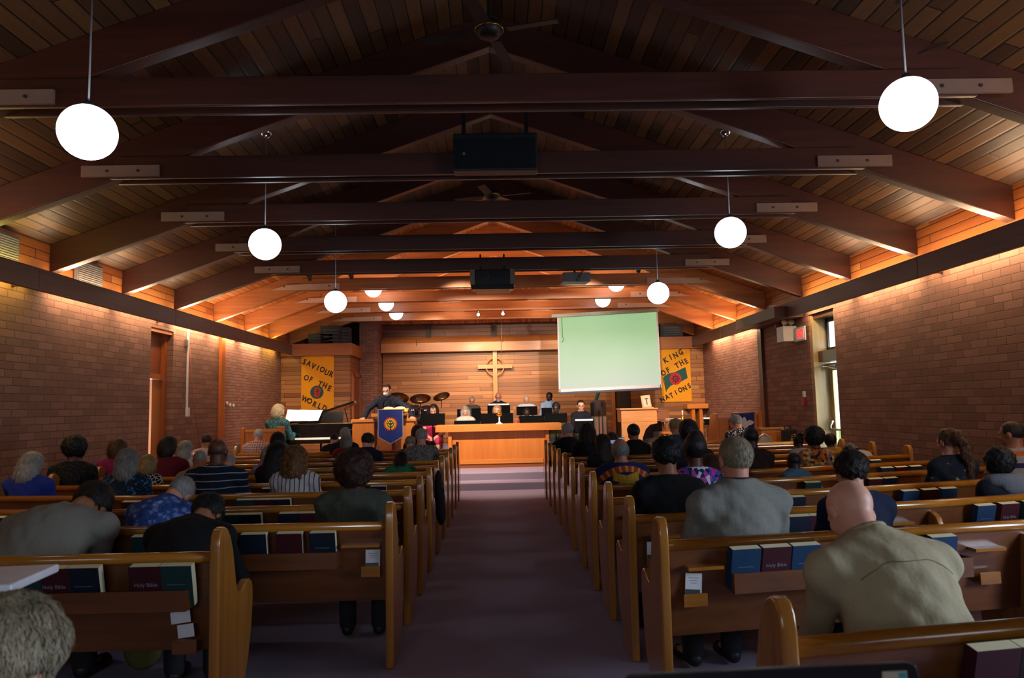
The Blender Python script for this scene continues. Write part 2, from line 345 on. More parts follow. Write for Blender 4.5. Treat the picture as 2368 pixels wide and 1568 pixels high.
# window in the right wall beside the camera and one behind it (their daylight falls on the near pews)
for nm, (x0, x1, y0, y1, z0, z1) in {'window_1': (XR+.12, XR+.2, 1.0, 2.3, 1.0, 2.5), 'window_2': (-2.6, .6, -2.28, -2.22, 1.4, 2.8)}.items():
    b = MB(); t = .06
    if nm == 'window_1':
        b.bb(x0, x1, y0, y0+t, z0, z1); b.bb(x0, x1, y1-t, y1, z0, z1); b.bb(x0, x1, y0, y1, z0, z0+t); b.bb(x0, x1, y0, y1, z1-t, z1); b.bb(x0, x1, (y0+y1)/2-.03, (y0+y1)/2+.03, z0, z1)
    else:
        b.bb(x0, x0+t, y0, y1, z0, z1); b.bb(x1-t, x1, y0, y1, z0, z1); b.bb(x0, x1, y0, y1, z0, z0+t); b.bb(x0, x1, y0, y1, z1-t, z1); b.bb(-1.03, -.97, y0, y1, z0, z1)
    struct(b.build(nm, M_trimz))
# far wall: gable of vertical boards, plank wall with the cross, dark recess and fascia
DW = 20.6
b = MB(); b.prism([(-3.4, 3.86), (3.4, 3.86), (3.4, ZR-SL*3.4), (0, ZR), (-3.4, ZR-SL*3.4)], 1, DW-.15, DW+.1); struct(b.build('wall_gable', M_cedar_v))
b = MB(); b.bb(-3.15, 3.32, DW, DW+.1, .26, 3.1); struct(b.build('wall_front', M_cedar_h))
b = MB(); b.bb(-3.4, 3.4, DW+.1, DW+.2, 3.05, 3.9); struct(b.build('wall_recess', planks('recess_boards', 2, 0, .11, 2, ['#4a2412', '#6b3a1c', '#7a4522'], '#160a05', .5)))
b = MB(); b.prism([(DW-.35, 3.05), (DW-.35, 3.30), (DW-.02, 3.50), (DW+.05, 3.50), (DW+.05, 3.05)], 0, -3.15, 3.32); struct(b.build('trim_2', wood('fascia_cedar', '#9a5c30', '#c28450', 'X', .4, .1, .6)))['label'] = 'sloped cedar fascia above the cross'
b = MB()
for x in (-1.86, -.02, 1.85): b.bb(x-.06, x+.06, DW-.1, DW+.02, 3.36, 3.88)
struct(b.build('trim_3', M_dkbrown))['label'] = 'short dark brackets over the fascia'
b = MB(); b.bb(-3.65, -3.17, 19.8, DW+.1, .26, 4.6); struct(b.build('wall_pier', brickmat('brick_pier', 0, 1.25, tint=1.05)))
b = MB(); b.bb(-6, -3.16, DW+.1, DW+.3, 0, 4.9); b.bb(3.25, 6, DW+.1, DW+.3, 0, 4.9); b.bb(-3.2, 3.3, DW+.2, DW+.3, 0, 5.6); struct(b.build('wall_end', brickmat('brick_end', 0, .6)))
# cedar boxes either side (banner walls), with caps
BW = 18.45
M_capw = wood('cap_cedar', '#8a4d26', '#ab6a38', 'X', .4, .1, .6)
b = MB(); b.bb(XL, -3.64, BW, 19.8, .26, 2.9); struct(b.build('wall_banner_left', M_cedar_h))
b = MB(); b.bb(3.64, XR, BW, 20.6, .26, 2.9); struct(b.build('wall_banner_right', M_cedar_h))
b = MB(); b.bb(XL, -3.58, BW-.08, 19.85, 2.86, 3.17); struct(b.build('trim_4', M_capw, bevel=.01))['label'] = 'cap of the left cedar box'
b = MB(); b.bb(3.58, XR, BW-.08, 20.6, 2.86, 3.17); struct(b.build('trim_5', M_capw, bevel=.01))['label'] = 'cap of the right cedar box'
# door on the side of the left cedar box and a solid block coloured dark as the passage's shade on the right one
dr = thing('door_3', 'narrow cedar door in the side of the left banner wall', 'door'); struct(dr)
b = MB(); b.bb(-3.64, -3.615, 18.75, 19.6, .26, 2.35); b.build('door_panel', wood('door_red_cedar', '#7a3a18', '#9a5228', 'Z', .4, .2), dr)
b = MB(); b.bb(-3.64, -3.59, 18.67, 18.75, .26, 2.43); b.bb(-3.64, -3.59, 19.6, 19.68, .26, 2.43); b.bb(-3.64, -3.59, 18.67, 19.68, 2.35, 2.43); b.build('door_frame', M_trimz, dr)
b = MB(); b.lathe([(.001, 0), (.025, .01), (.025, .04), (.001, .05)], (-3.61, 18.85, 1.25), 12, Matrix.Rotation(math.pi/2, 3, 'Y')); b.build('door_knob', plain('brass', '#c79a3c', .25, 1), dr)
b = MB(); b.bb(3.34, 3.62, 19.9, DW, .26, 3.0); struct(b.build('passage_shade', M_dkbrown))['label'] = 'dark block standing in for the shaded passage beside the right banner wall'
b = MB(); b.bb(3.22, 3.32, DW-.07, DW+.02, .26, 3.05); struct(b.build('trim_6', M_trimz))
# valances (light coves) along both side walls
for nm, x0, x1, c in (('trim_7', XL+.24, XL+.29, -1), ('trim_8', XR-.29, XR-.24, 1)):
    b = MB(); ys = [-2.2, 1.2, 4.7, 8.2, 11.7, 15.2, BW-.08] if c < 0 else [-2.2, 2.0, 5.5, 8.4, 12.45, 16.0, BW-.08]
    for i in range(len(ys)-1): b.bb(x0, x1, ys[i]+.004, ys[i+1]-.004, 2.90, 3.15)
    for y in ys[1:-1]: b.bb(*(sorted((x1 if c > 0 else x0, (XR if c > 0 else XL)))), y-.03, y+.03, 2.95, 3.12)
    struct(b.build(nm, M_val, bevel=.006))['label'] = 'stained valance board hiding cove lights, '+('left wall' if c < 0 else 'right wall')
b = MB(); b.bb(XR-.5, XR-.0, 12.3, 14.3, 2.91, 3.1); struct(b.build('trim_9', M_val))['label'] = 'boxed soffit by the exit door'
# vertical oak posts on the brick
b = MB(); b.bb(XL, XL+.06, 14.32, 14.5, 0.26, 2.98); struct(b.build('trim_10', M_trimz))
b = MB(); b.bb(XR-.06, XR, 14.2, 14.4, 0.26, 2.98); struct(b.build('trim_11', wood('post_dark', '#3b1a0c', '#5a2b14', 'Z', .4, .2)))
# baseboards
for nm, x0, x1, y0, y1 in (('baseboard_left', XL, XL+.02, -2.2, 11.4), ('baseboard_right', XR-.02, XR, -2.2, 11.1)):
    b = MB(); b.bb(x0, x1, y0, y1, 0, .1); struct(b.build(nm, M_dkbrown))
# left doorway: recessed panel door with a lit gap
d = struct(thing('door_1', 'oak door recessed in the left brick wall', 'door'))
b = MB(); b.bb(XL-.22, XL-.17, 11.5, 12.3, 2.13, 2.86); b.build('header_panel', wood('header_red', '#6f3418', '#8c4a22', 'Y', .4, .2), d)
b = MB(); b.bb(XL-.24, XL-.12, 11.5, 12.3, 2.07, 2.15); b.bb(XL-.3, XL-.10, 12.22, 12.3, 0, 2.86); b.bb(XL-.3, XL-.10, 11.5, 11.56, 0, 2.86); b.bb(XL-.3, XL-.02, 11.5, 12.3, 2.80, 2.86); b.build('door_frame', M_trimz, d)
b = MB(); b.bb(XL-.20, XL-.16, 11.92, 12.22, 0.01, 2.06); b.build('door_leaf', wood('door_oak', '#a05a24', '#c27a38', 'Z', .4, .25), d)
b = MB(); b.bb(XL-.20, XL-.15, 11.56, 11.72, 0.01, 2.06); b.build('side_panel', wood('door_oak', '#a05a24', '#c27a38', 'Z'), d)
area('corridor_light', (XL-.6, 11.75, 1.4), (1, 0, 0), .3, 1.6, 9, (1, .95, .85))
# right exterior doorway
d = struct(thing('door_2', 'glazed exit door with transom window in the right brick wall', 'door'))
M_glass = NT('glass'); M_glass.b.inputs['Transmission Weight'].default_value = 1; M_glass.b.inputs['Base Color'].default_value = (.95, 1, 1, 1); M_glass = M_glass.fin(.02)
M_frame = wood('door_frame_tan', '#8c7448', '#b09a68', 'Z', .4, .2)
xo = XR+.26
b = MB(); b.bb(XR+.02, xo+.04, 12.05, 12.12, 0, 2.9); b.bb(XR+.02, xo+.04, 11.2, 11.25, 0, 2.9); b.build('door_jamb', M_frame, d)
b = MB(); b.bb(XR+.1, xo+.06, 11.2, 12.12, 2.12, 2.3); b.bb(XR+.05, xo+.06, 11.2, 12.12, 2.84, 2.92); b.build('transom_bar', wood('dark_header', '#3b1e12', '#55301c', 'Y'), d)
b = MB(); b.bb(xo-.01, xo+.03, 12.0, 12.05, 2.3, 2.84); b.bb(xo-.01, xo+.03, 11.25, 12.05, 2.3, 2.36); b.bb(xo-.01, xo+.03, 11.25, 12.05, 2.78, 2.84); b.build('transom_frame', plain('dark_bronze', '#3d3a36', .4, .5), d)
b = MB(); b.bb(xo+.005, xo+.012, 11.25, 12.0, 2.36, 2.78); b.build('transom_pane', M_glass, d)
b = MB(); b.bb(xo, xo+.045, 11.92, 12.04, .02, 2.1); b.bb(xo, xo+.045, 11.25, 11.37, .02, 2.1); b.bb(xo, xo+.045, 11.37, 11.92, 1.98, 2.1); b.bb(xo, xo+.045, 11.37, 11.92, .02, .25); lf = b.build('door_leaf', M_frame, d)
b = MB(); b.bb(xo+.015, xo+.022, 11.37, 11.92, .25, 1.98); b.build('pane', M_glass, lf)
b = MB(); b.tube([(xo-.06, 11.3, 1.02), (xo-.06, 12.0, 1.02)], .018); b.tube([(xo, 11.95, 1.02), (xo-.06, 11.97, 1.02), (xo-.07, 11.97, 1.08), (xo-.02, 11.95, 1.16)], .022); b.build('panic_bar', plain('brushed_steel', '#b9bcc0', .3, 1), lf, True)
b = MB(); b.bb(xo-.07, xo, 11.65, 11.9, 2.0, 2.07); b.tube([(xo-.05, 11.7, 2.02), (XR+.03, 11.75, 2.03), (XR+.03, 12.1, 2.03)], .01); b.build('door_closer', plain('brushed_steel', '#b9bcc0', .3, 1), d)
b = MB(); b.bb(XR+.1, XR+.2, 12.0, 12.1, 0, 0.01); 
# outside ground and hedge
t = NT('lawn'); v, s = t.obj(); t.col(t.mix(t.noise(v, 6, 4), srgb('#4c7a2c'), srgb('#7da84a'))); M_lawn = t.fin(.9)
b = MB(); b.bb(6, 30, -10, 40, -.2, -.1); o = b.build('lawn', M_lawn); tag(o, 'green lawn outside the exit door', 'lawn', kind='stuff')

# ================================================================ roof trusses
tr_words = ['nearest the camera, its collar tie highest in view', 'second from the camera, carrying the black loudspeaker', 'third from the camera, behind the loudspeaker', 'fourth from the camera, above the second pair of globes', 'fifth and last of the dark ones, carrying the projectors',
            'first beyond the dark ones', 'second beyond the dark ones', 'carrying the projection screen', 'last, closest to the cross wall']
def truss(y, i):
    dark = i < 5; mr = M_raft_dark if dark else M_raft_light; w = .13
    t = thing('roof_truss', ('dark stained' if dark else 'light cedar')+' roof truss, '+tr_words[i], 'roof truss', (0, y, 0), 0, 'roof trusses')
    for s in (-1, 1):
        xo = (-XL if s < 0 else XR)+.0; zb = 5.13-SL*xo
        b = MB(); pts = [(0, 5.13), (s*xo, zb), (s*xo, ZR-SL*xo+.0), (0, ZR)]
        b.prism(pts, 1, -w/2, w/2); b.build('rafter', mr, t, bevel=.008)
    zc = 3.8; xc = (5.13-zc)/SL
    b = MB(); z2 = zc+.22; x2 = (5.48-z2)/SL
    b.prism([(-xc-.02, zc), (xc+.02, zc), (min(x2, xc+.1)-.15, z2), (-min(x2, xc+.1)+.15, z2)], 1, -.105, -w/2-.001); b.prism([(-xc-.02, zc), (xc+.02, zc), (xc-.25, z2), (-xc+.25, z2)], 1, w/2+.001, .105)
    b.build('collar_tie', mr, t, bevel=.005)
    mp = plain('plate_wood_dark' if dark else 'plate_wood_light', '#7d6358' if dark else '#c9a48c', .55)
    for s in (-1, 1):
        b = MB(); xa, xb = (3.25, 4.0) if dark else (2.95, 4.25)
        if dark: b.bb(s*xa, s*xb, -.135, -.107, 3.815, 3.925)
        else: b.prism([(s*xa, 3.80), (s*(xb-.35), 3.80), (s*xb, 3.80), (s*(xb-.3), 3.90), (s*xa, 3.92)], 1, -.135, -.107)
        p = b.build('splice_plate', mp, t)
        b = MB()
        for x in ((xa+.2), (xb-.25)):
            b = MB(); b.lathe([(.001, 0), (.014, 0), (.014, .008), (.001, .009)], (s*x, -.135, 3.87), 8, Matrix.Rotation(math.pi/2, 3, 'X')); b.build('bolt', M_dkbrown, p)
TY = [5.48+1.72*i for i in range(9)]
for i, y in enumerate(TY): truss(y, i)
for y in (3.76, 2.04, .32): 
    tr_words.append('x'); 
def rafters_only(y, word):
    t = thing('roof_truss', 'dark roof truss overhead, '+word, 'roof truss', (0, y, 0), 0, 'roof trusses')
    for s in (-1, 1):
        xo = (-XL if s < 0 else XR); b = MB(); b.prism([(0, 5.13), (s*xo, 5.13-SL*xo), (s*xo, ZR-SL*xo), (0, ZR)], 1, -.065, .065); b.build('rafter', M_raft_dark, t, bevel=.008)
    b = MB(); b.prism([(-3.74, 3.8), (3.74, 3.8), (3.5, 4.02), (-3.5, 4.02)], 1, -.105, -.066); b.build('collar_tie', M_raft_dark, t)
rafters_only(3.76, 'crossing the top of the picture')
# ================================================================ pendant globes
M_globe = plain('globe_glass', '#ffffff', .3, emit='#ffffff', es=1.0)
gt = NT('globe_lit'); gt.b.inputs['Emission Color'].default_value = (.86, .93, 1, 1); gt.b.inputs['Emission Strength'].default_value = 8; gt.b.inputs['Base Color'].default_value = (.9, .9, .9, 1); M_globe = gt.fin(.3)
M_cord = plain('cord_grey', '#8d8b90', .5, .3); M_chrome = plain('chrome', '#c8c8cc', .15, 1)
def globe(px, py, y, label):
    p = at(px, py, y); zc = ZR-SL*abs(p.x); t = thing('pendant_lamp', label, 'lamp', (p.x, y, zc), 0, 'globe pendant lamps'); dz = p.z-zc; r = .172
    b = MB(); b.ell((0, 0, dz), (r, r, r), 40); b.build('globe', M_globe, t, True)
    b = MB(); b.lathe([(.001, r+.035), (.022, r+.03), (.045, r-.005), (.04, r-.02), (.001, r-.02)], (0, 0, dz), 16); b.build('cap', plain('cap_dark', '#3c3c42', .4, .6), t, True)
    b = MB(); b.tube([(0, 0, dz+r+.02), (0, 0, -.02)], .006, 8); b.build('cord', M_cord, t, True)
    b = MB(); b.lathe([(.001, -.05), (.02, -.05), (.07, -.015), (.075, .06), (.001, .06)], (0, 0, 0), 20); b.build('canopy', M_chrome, t, True)
    return t
globe(203, 306, 4.57, 'large bright globe pendant at upper left, nearest on the left'); globe(2100, 241, 4.57, 'large bright globe pendant at upper right, nearest on the right')
globe(613, 565, 8.0, 'glowing globe pendant, second from the camera on the left'); globe(1689, 538, 8.0, 'glowing globe pendant, second from the camera on the right')
globe(776, 698, 11.44, 'glowing globe pendant hanging before the left banner wall, below the dark truss'); globe(1522, 678, 11.44, 'glowing globe pendant hanging just right of the projection screen top')
globe(863, 668, 14.95, 'small globe pendant half hidden by a collar tie, left of the altar'); globe(1425, 655, 14.95, 'small globe pendant behind the first light collar tie, right')
globe(893, 702, 16.7, 'small globe pendant low behind the second light collar tie, left'); globe(1394, 693, 16.7, 'small globe pendant just above the projection screen')
globe(916, 724, 18.42, 'farthest globe pendant on the left, nearest the brick pier')
# ================================================================ ceiling fans
M_blk = plain('black_plastic', '#0e1116', .4); M_fan = plain('fan_metal', '#171212', .5, .2)
def fan(y, z, label):
    t = thing('ceiling_fan', label, 'ceiling fan', (0, y, ZR)); dz = z-ZR
    b = MB(); b.tube([(0, 0, dz), (0, 0, -.03)], .016, 10); b.build('down_rod', M_fan, t)
    b = MB(); b.lathe([(.001, .09), (.05, .08), (.12, .04), (.13, -.02), (.10, -.07), (.05, -.09), (.001, -.09)], (0, 0, dz), 24); b.build('motor', M_fan, t, True)
    b = MB(); b.lathe([(.131, -.022), (.134, -.018), (.134, .008), (.131, .012)], (0, 0, dz), 24); b.build('brass_band', plain('brass', '#c79a3c', .25, 1), t, True)
    for k in range(4):
        a = math.pi/4+.5+k*math.pi/2; R = Matrix.Rotation(a, 3, 'Z') @ Matrix.Rotation(.2, 3, 'X')
        b = MB(); b.box(R @ Vector((.40, 0, 0))+Vector((0, 0, dz-.03)), (.46, .12, .008), R); b.build('blade', M_fan, t, bevel=.003)
fan(6.35, 4.90, 'dark ceiling fan under the ridge at the top of the picture'); fan(11.5, 4.88, 'ceiling fan with a brass band under the ridge, seen below the loudspeaker')
# ================================================================ loudspeaker on the second truss
sp = thing('loudspeaker', 'wide black loudspeaker cabinet mounted on the second truss', 'loudspeaker', (0, 6.9, 3.77))
a_ = at(1048, 350, 6.88).x; b_ = at(1243, 350, 6.88).x
b = MB(); b.bb(a_, b_, 0, .18, 0, .37); b.build('cabinet', plain('speaker_black', '#0c1218', .5), sp, bevel=.012)
b = MB(); b.bb(a_+.02, b_-.02, -.012, 0, .02, .31); b.build('grille', fabric('grille_cloth', '#0a1016'), sp)
b = MB(); b.bb(a_+.09, a_+.115, -.016, -.012, .15, .175); b.build('badge', plain('badge_grey', '#8d949c', .3, .8), sp)
for x in (a_+.1, b_-.1):
    b = MB(); b.bb(x-.02, x+.02, .05, .09, .37, .75); b.build('bracket', M_blk, sp)
# big video projector under the fifth truss
pr = thing('video_projector', 'big black projector with metallic curved sides under the fifth truss', 'projector', tuple(at(1139, 652, 12.15)))
b = MB(); b.bb(-.29, .29, -.25, .3, -.16, .17); b.build('housing', plain('projector_black', '#15181b', .35), pr, bevel=.03)
for s in (-1, 1):
    b = MB(); b.prism([(s*.29, -.13), (s*.36, -.09), (s*.375, .05), (s*.36, .17), (s*.29, .17)], 1, -.24, .3); b.build('side_shell', plain('satin_metal', '#9c917c', .3, .9), pr)
b = MB(); b.bb(-.2, .2, -.262, -.25, .02, .15); b.bb(-.35, .35, -.255, -.2, -.165, -.08); b.build('front_panel', plain('panel_dark', '#23292d', .25), pr, bevel=.005)
b = MB(); b.bb(-.08, -.05, -.27, -.262, .02, .15); b.build('chrome_bar', M_chrome, pr)
b = MB(); b.tube([(-.2, .1, .17), (-.2, .15, .5)], .015); b.tube([(.2, .1, .17), (.2, .15, .5)], .015); b.build('ceiling_bracket', M_blk, pr)
p2 = thing('small_projector', 'grey projector with cables hanging right of the big projector', 'projector', tuple(at(1329, 645, 12.7)), .15)
b = MB(); b.bb(-.24, .24, -.17, .17, -.075, .085); b.build('housing', plain('projector_grey', '#5c6064', .45), p2, bevel=.012)
b = MB(); b.lathe([(.04, 0), (.045, .03), (.03, .03), (.02, .01)], (.12, .17, 0), 18, Matrix.Rotation(-math.pi/2, 3, 'X')); b.build('lens', M_blk, p2, True)
b = MB(); b.tube([(0, 0, .08), (0, 0, .3)], .02); b.bb(-.12, .12, -.1, .1, .085, .1); b.build('ceiling_mount', M_blk, p2)
b = MB(); b.tube([(.02, -.17, .0), (.03, -.22, .05), (.12, -.2, .12), (.25, -.1, .2), (.45, .0, .26)], .006); b.tube([(-.02, -.17, -.02), (.0, -.2, -.08), (.06, -.2, .02), (.1, -.15, .15)], .005); b.build('cable', M_blk, p2, True)
# stage spot fixtures
for k, (px, py) in enumerate([(716, 641), (812, 637), (1477, 622), (1106, 726), (1163, 724)]):
    Y = 12.55 if k < 3 else 17.38; q = at(px, py, Y)
    t = thing('spotlight', ['small spotlight under the dark truss, left of the near globe cord', 'small spotlight under the dark truss, right of the globe cord', 'small spotlight under the dark truss, beside the right globe', 'small lit spotlight above the cross, left one', 'small lit spotlight above the cross, right one'][k], 'spotlight', tuple(q))
    R = Matrix.Rotation(.8 if k < 3 else math.pi/2-.6, 3, 'X')
    b = MB(); b.lathe([(.001, -.07), (.035, -.06), (.045, .05), (.04, .05), (.03, 0), (.001, 0)], (0, 0, 0), 16, R); b.build('can', M_dkbrown if k < 3 else M_chrome, t, True)
    b = MB(); b.tube([(0, 0, .03), (0, 0, max(.09, 3.8-q.z))], .008); b.build('stem', M_dkbrown, t)
    if k > 2:
        em = plain('spot_bulb', '#ffffff', .3, emit='#fff4e6', es=20); b = MB(); b.ell((0, -.03, -.02), (.035, .035, .035), 12); b.build('bulb', em, t, True)
# vents on the left infill, smoke detector, etc.
for k, (y0, y1) in enumerate(((7.45, 8.2), (9.35, 9.95))):
    t = thing('wall_vent', ['grey louvred vent at the far left between rafters', 'grey louvred vent above the left valance, second bay'][k], 'vent', (XL+.01, (y0+y1)/2, 3.33), 0, 'ventilation grilles')
    h = (y1-y0)/2; b = MB(); b.bb(0, .05, -h, h, -.17, .17); b.build('frame', plain('vent_grey', '#83807c', .5), t, bevel=.006)
    b = MB()
    for i in range(11): b.bb(.05, .058, -h+.03, h-.03, -.145+i*.027, -.132+i*.027)
    b.build('louvres', plain('vent_slat', '#a8a49e', .5), t)
t = at(1820, 690, 12.7); o = MB().lathe([(.001, -.03), (.05, -.03), (.065, 0), (.065, .02), (.001, .02)], (0, 0, 0), 20).build('smoke_detector', plain('white_plastic', '#d8d6d0', .4), None, True, loc=(4.96, 12.9, 3.17)); tag(o, 'round white detector on the right valance', 'smoke detector')
# ================================================================ pews
M_pew = wood('pew_oak', '#7a430f', '#b0701f', 'X', .22, .55, .7)
M_pewz = wood('pew_oak_end', '#84501c', '#b87a30', 'Z', .24, .5, .7)
M_panel = wood('pew_panel', '#4e2811', '#77431d', 'X', .35, .3, .6)
def rowd(i): return 2.1 if i == 0 else 3.62+.84*(i-1)
def yb(X, i):
    d = rowd(i)
    if X > 0: return d+(X-.79)*.165 if X < 2.8 else d+.332+(X-2.8)*.26
    return d+(-.645-X)*.02 if X > -2.7 else d+.041+(-2.7-X)*.155
def sweep(b, i, xs, prof):
    "prof: closed outline of (forward, height) points swept along the row"
    n = len(prof); vs = [(x, yb(x, i)+p[0], p[1]) for x in xs for p in prof]; m = len(xs)
    fs = [(k*n+j, k*n+(j+1) % n, (k+1)*n+(j+1) % n, (k+1)*n+j) for k in range(m-1) for j in range(n)]
    fs += [tuple(range(n-1, -1, -1)), tuple((m-1)*n+j for j in range(n))]
    return b.add(vs, fs)
def rnd(c, r, k=8, a0=0, a1=2*math.pi): return [(c[0]+r*math.cos(a0+(a1-a0)*t/k), c[1]+r*math.sin(a0+(a1-a0)*t/k)) for t in range(k)]
RAIL = [(-.022, .79), (-.030, .80), (-.032, .815), (-.028, .828), (-.018, .836), (.012, .838), (.024, .832), (.030, .818), (.028, .80), (.02, .79)]
ENDP = [(-.035, 0), (.25, 0), (.33, .10), (.40, .24), (.44, .38), (.455, .50), (.452, .57), (.435, .605), (.40, .625), (.36, .622), (.30, .60), (.26, .585), (.225, .60), (.20, .65), (.175, .74), (.145, .83), (.11, .895), (.07, .935), (.03, .95), (-.005, .945), (-.03, .915), (-.042, .87), (-.045, .78)]
R_END, L_END = .79, -.645
pews = {}
def pew(side, i):
    xa, xz = (R_END, 4.88) if side > 0 else (L_END if i != 1 else -1.35, -4.3)
    if i == 0: xz = 4.6
    if side > 0 and i == 11: xz = 4.2
    xm = 2.8 if side > 0 else -2.7; xs = sorted([xa+side*.02, xm, xz-side*.02])
    sd = 'right' if side > 0 else 'left'
    w = ORD[i] if side > 0 else ORD[i-1]
    lab = f'varnished oak pew on the {sd} of the aisle, {w} from the camera' if not (i == 0) else 'varnished oak pew at lower right, nearest of all to the camera'
    if i == 11: lab = f'varnished oak pew on the {sd} of the aisle, front row next to the altar step'
    t = thing('pew', lab, 'pew', (0, 0, 0), 0, 'pews'); t.location = (xa, rowd(i), 0); M = lambda o: (setattr(o, 'matrix_parent_inverse', t.matrix_world.inverted()), o)[1]
    off = Vector(t.location)
    def B(b, name, m, par=None, **k):
        b.v = [(v[0]-off.x, v[1]-off.y, v[2]) for v in b.v]; return b.build(name, m, par or t, **k)
    b = MB(); sweep(b, i, xs, RAIL); B(b, 'top_rail', M_pew, smooth=True)
    b = MB(); sweep(b, i, xs, [(-.012, .795), (.012, .795), (.062, .375), (.036, .375)]); B(b, 'back_panel', M_panel)
    b = MB(); sweep(b, i, xs, [(.05, .40), (.43, .425), (.455, .435), (.455, .452), (.44, .46), (.05, .435)]); B(b, 'seat', M_pew)
    for x, nm in ((xa, 'aisle_end'), (xz, 'wall_end')):
        y = yb(x, i); b = MB(); b.prism([(p[0]+y, p[1]) for p in ENDP], 0, x-.024, x+.024); B(b, nm, M_pewz, bevel=.010)
    b = MB(); y = yb(xm, i); b.prism([(y-.16, 0), (y+.34, 0), (y+.40, .41), (y+.05, .415), (y+.01, .77), (y-.03, .77), (y-.09, .74), (y-.13, .66), (y-.14, .5), (y-.10, .3)], 0, xm-.02, xm+.02); B(b, 'middle_support', M_pewz, bevel=.008)
    if i in (1, 2, 3, 4, 0) or side:
        # book racks and card pockets on the back
        segs = [(1.12, 2.42), (3.05, 4.45)] if side > 0 else [(-.94 if i > 1 else -1.46, -2.5), (-2.95, -4.1)]
        if i <= 7:
            for x0, x1 in segs:
                q = sorted((x0, x1)); b = MB(); sweep(b, i, q, [(-.095, .585), (-.083, .585), (-.083, .68), (-.095, .68)]); sweep(b, i, q, [(-.083, .585), (.03, .585), (.028, .597), (-.083, .597)])
                for xx in q: sweep(b, i, [xx-.006, xx+.006], [(-.083, .597), (.02, .597), (.01, .68), (-.083, .68)])
                B(b, 'book_rack', M_panel)
        for x0, x1, xp, xq in ([(.90, 1.08, .88, 1.0), (2.46, 2.64, 2.5, 2.62)] if side > 0 else [(-.92, -.70, -.81, -.70)] if i > 1 else []):
            b = MB(); sweep(b, i, [x0, x1], [(-.07, .70), (.0, .70), (-.0, .716), (-.07, .716)]); B(b, 'card_ledge', M_pew)
            b = MB(); sweep(b, i, [xp, xq], [(-.035, .525), (.02, .525), (.02, .535), (-.025, .535), (-.025, .585), (-.035, .585)]); B(b, 'card_pocket', M_pew)
    pews[(side, i)] = t; return t
for i in range(0, 12): pew(1, i)
for i in range(1, 12): pew(-1, i)
if 1:
    b = MB(); b.prism([(yb(-1.35, 1)+.02, .5), (yb(-1.35, 1)+.05, .5)], 0, -1.37, -1.36) if 0 else None
# ================================================================ books and cards in the racks
M_pg = plain('paper_pages', '#e2d8ae', .8); M_pw = plain('white_card', '#d6d2d4', .7)
BC = {'navy': '#0e1a2e', 'blue': '#16395c', 'teal': '#16393a', 'maroon': '#400c1a', 'dark': '#161114'}
def textmesh(txt, size, bold=0., ext=.0005):
    c = bpy.data.curves.new('lettering', 'FONT'); c.body = txt; c.size = size; c.offset = bold; c.extrude = ext; c.align_x = 'CENTER'; c.align_y = 'CENTER'; c.resolution_u = 3
    o = bpy.data.objects.new('tmp', c); me = bpy.data.meshes.new_from_object(o); bpy.data.objects.remove(o); me.name = 'lettering'; return me
def letters(txt, size, m, parent, loc, rot=(math.pi/2, 0, 0), bold=0., name='lettering', sx=1.0, ext=.0005):
    me = textmesh(txt, size, bold, ext); me.materials.append(m); o = bpy.data.objects.new(name, me); COL.objects.link(o); o.parent = parent; o.location = loc; o.rotation_euler = rot; o.scale = (sx, 1, 1); return o
M_gold = plain('silver_print', '#8d8790', .5)
def book(side, i, px, col, where, title=None, lean=.0, w=.152, h=.20):
    y = rowd(i); X = at(px, 1200, y+.2).x
    for _ in range(3): X = at(px, 1200, yb(X, i)-.06).x
    Y = yb(X, i)
    t = thing('book', f'{col} hardback book {where}', 'book', (X, Y-.055, .599), .165*0+(math.atan(.165) if side > 0 and X < 2.8 else math.atan(.26) if side > 0 else -.02 if X > -2.7 else -.15), 'hymn books and bibles in the pew racks')
    R = Matrix.Rotation(.24, 3, 'X'); T = .046; mc = plain('cover_'+col, BC[col], .65, spec=.3)
    b = MB()
    for yy in (0, T-.003): b.box(R @ Vector((0, yy+.0015, h/2)), (w, .003, h), R)
    b.box(R @ Vector((-w/2+.0015, T/2, h/2)), (.003, T, h), R); b.build('cover', mc, t, bevel=.001)
    b = MB(); b.box(R @ Vector((.002, T/2, h/2)), (w-.006, T-.006, h-.001), R); b.build('pages', M_pg, t)
    if title == 'Holy Bible': letters('Holy Bible', .026, M_gold, t, R @ Vector((0, -.0012, h*.55)), (math.pi/2+.24, 0, 0))
    elif title:
        b = MB(); b.box(R @ Vector((0, -.0008, h*.55)), (w*.55, .0008, .004), R); b.build('printed_line', plain('blue_print', '#4a6a86', .5), t)
    return t
L1, L2, R1, R2 = 'in the nearest left pew rack', 'in the second left pew rack', 'in the second right pew rack', 'in the third right pew rack'
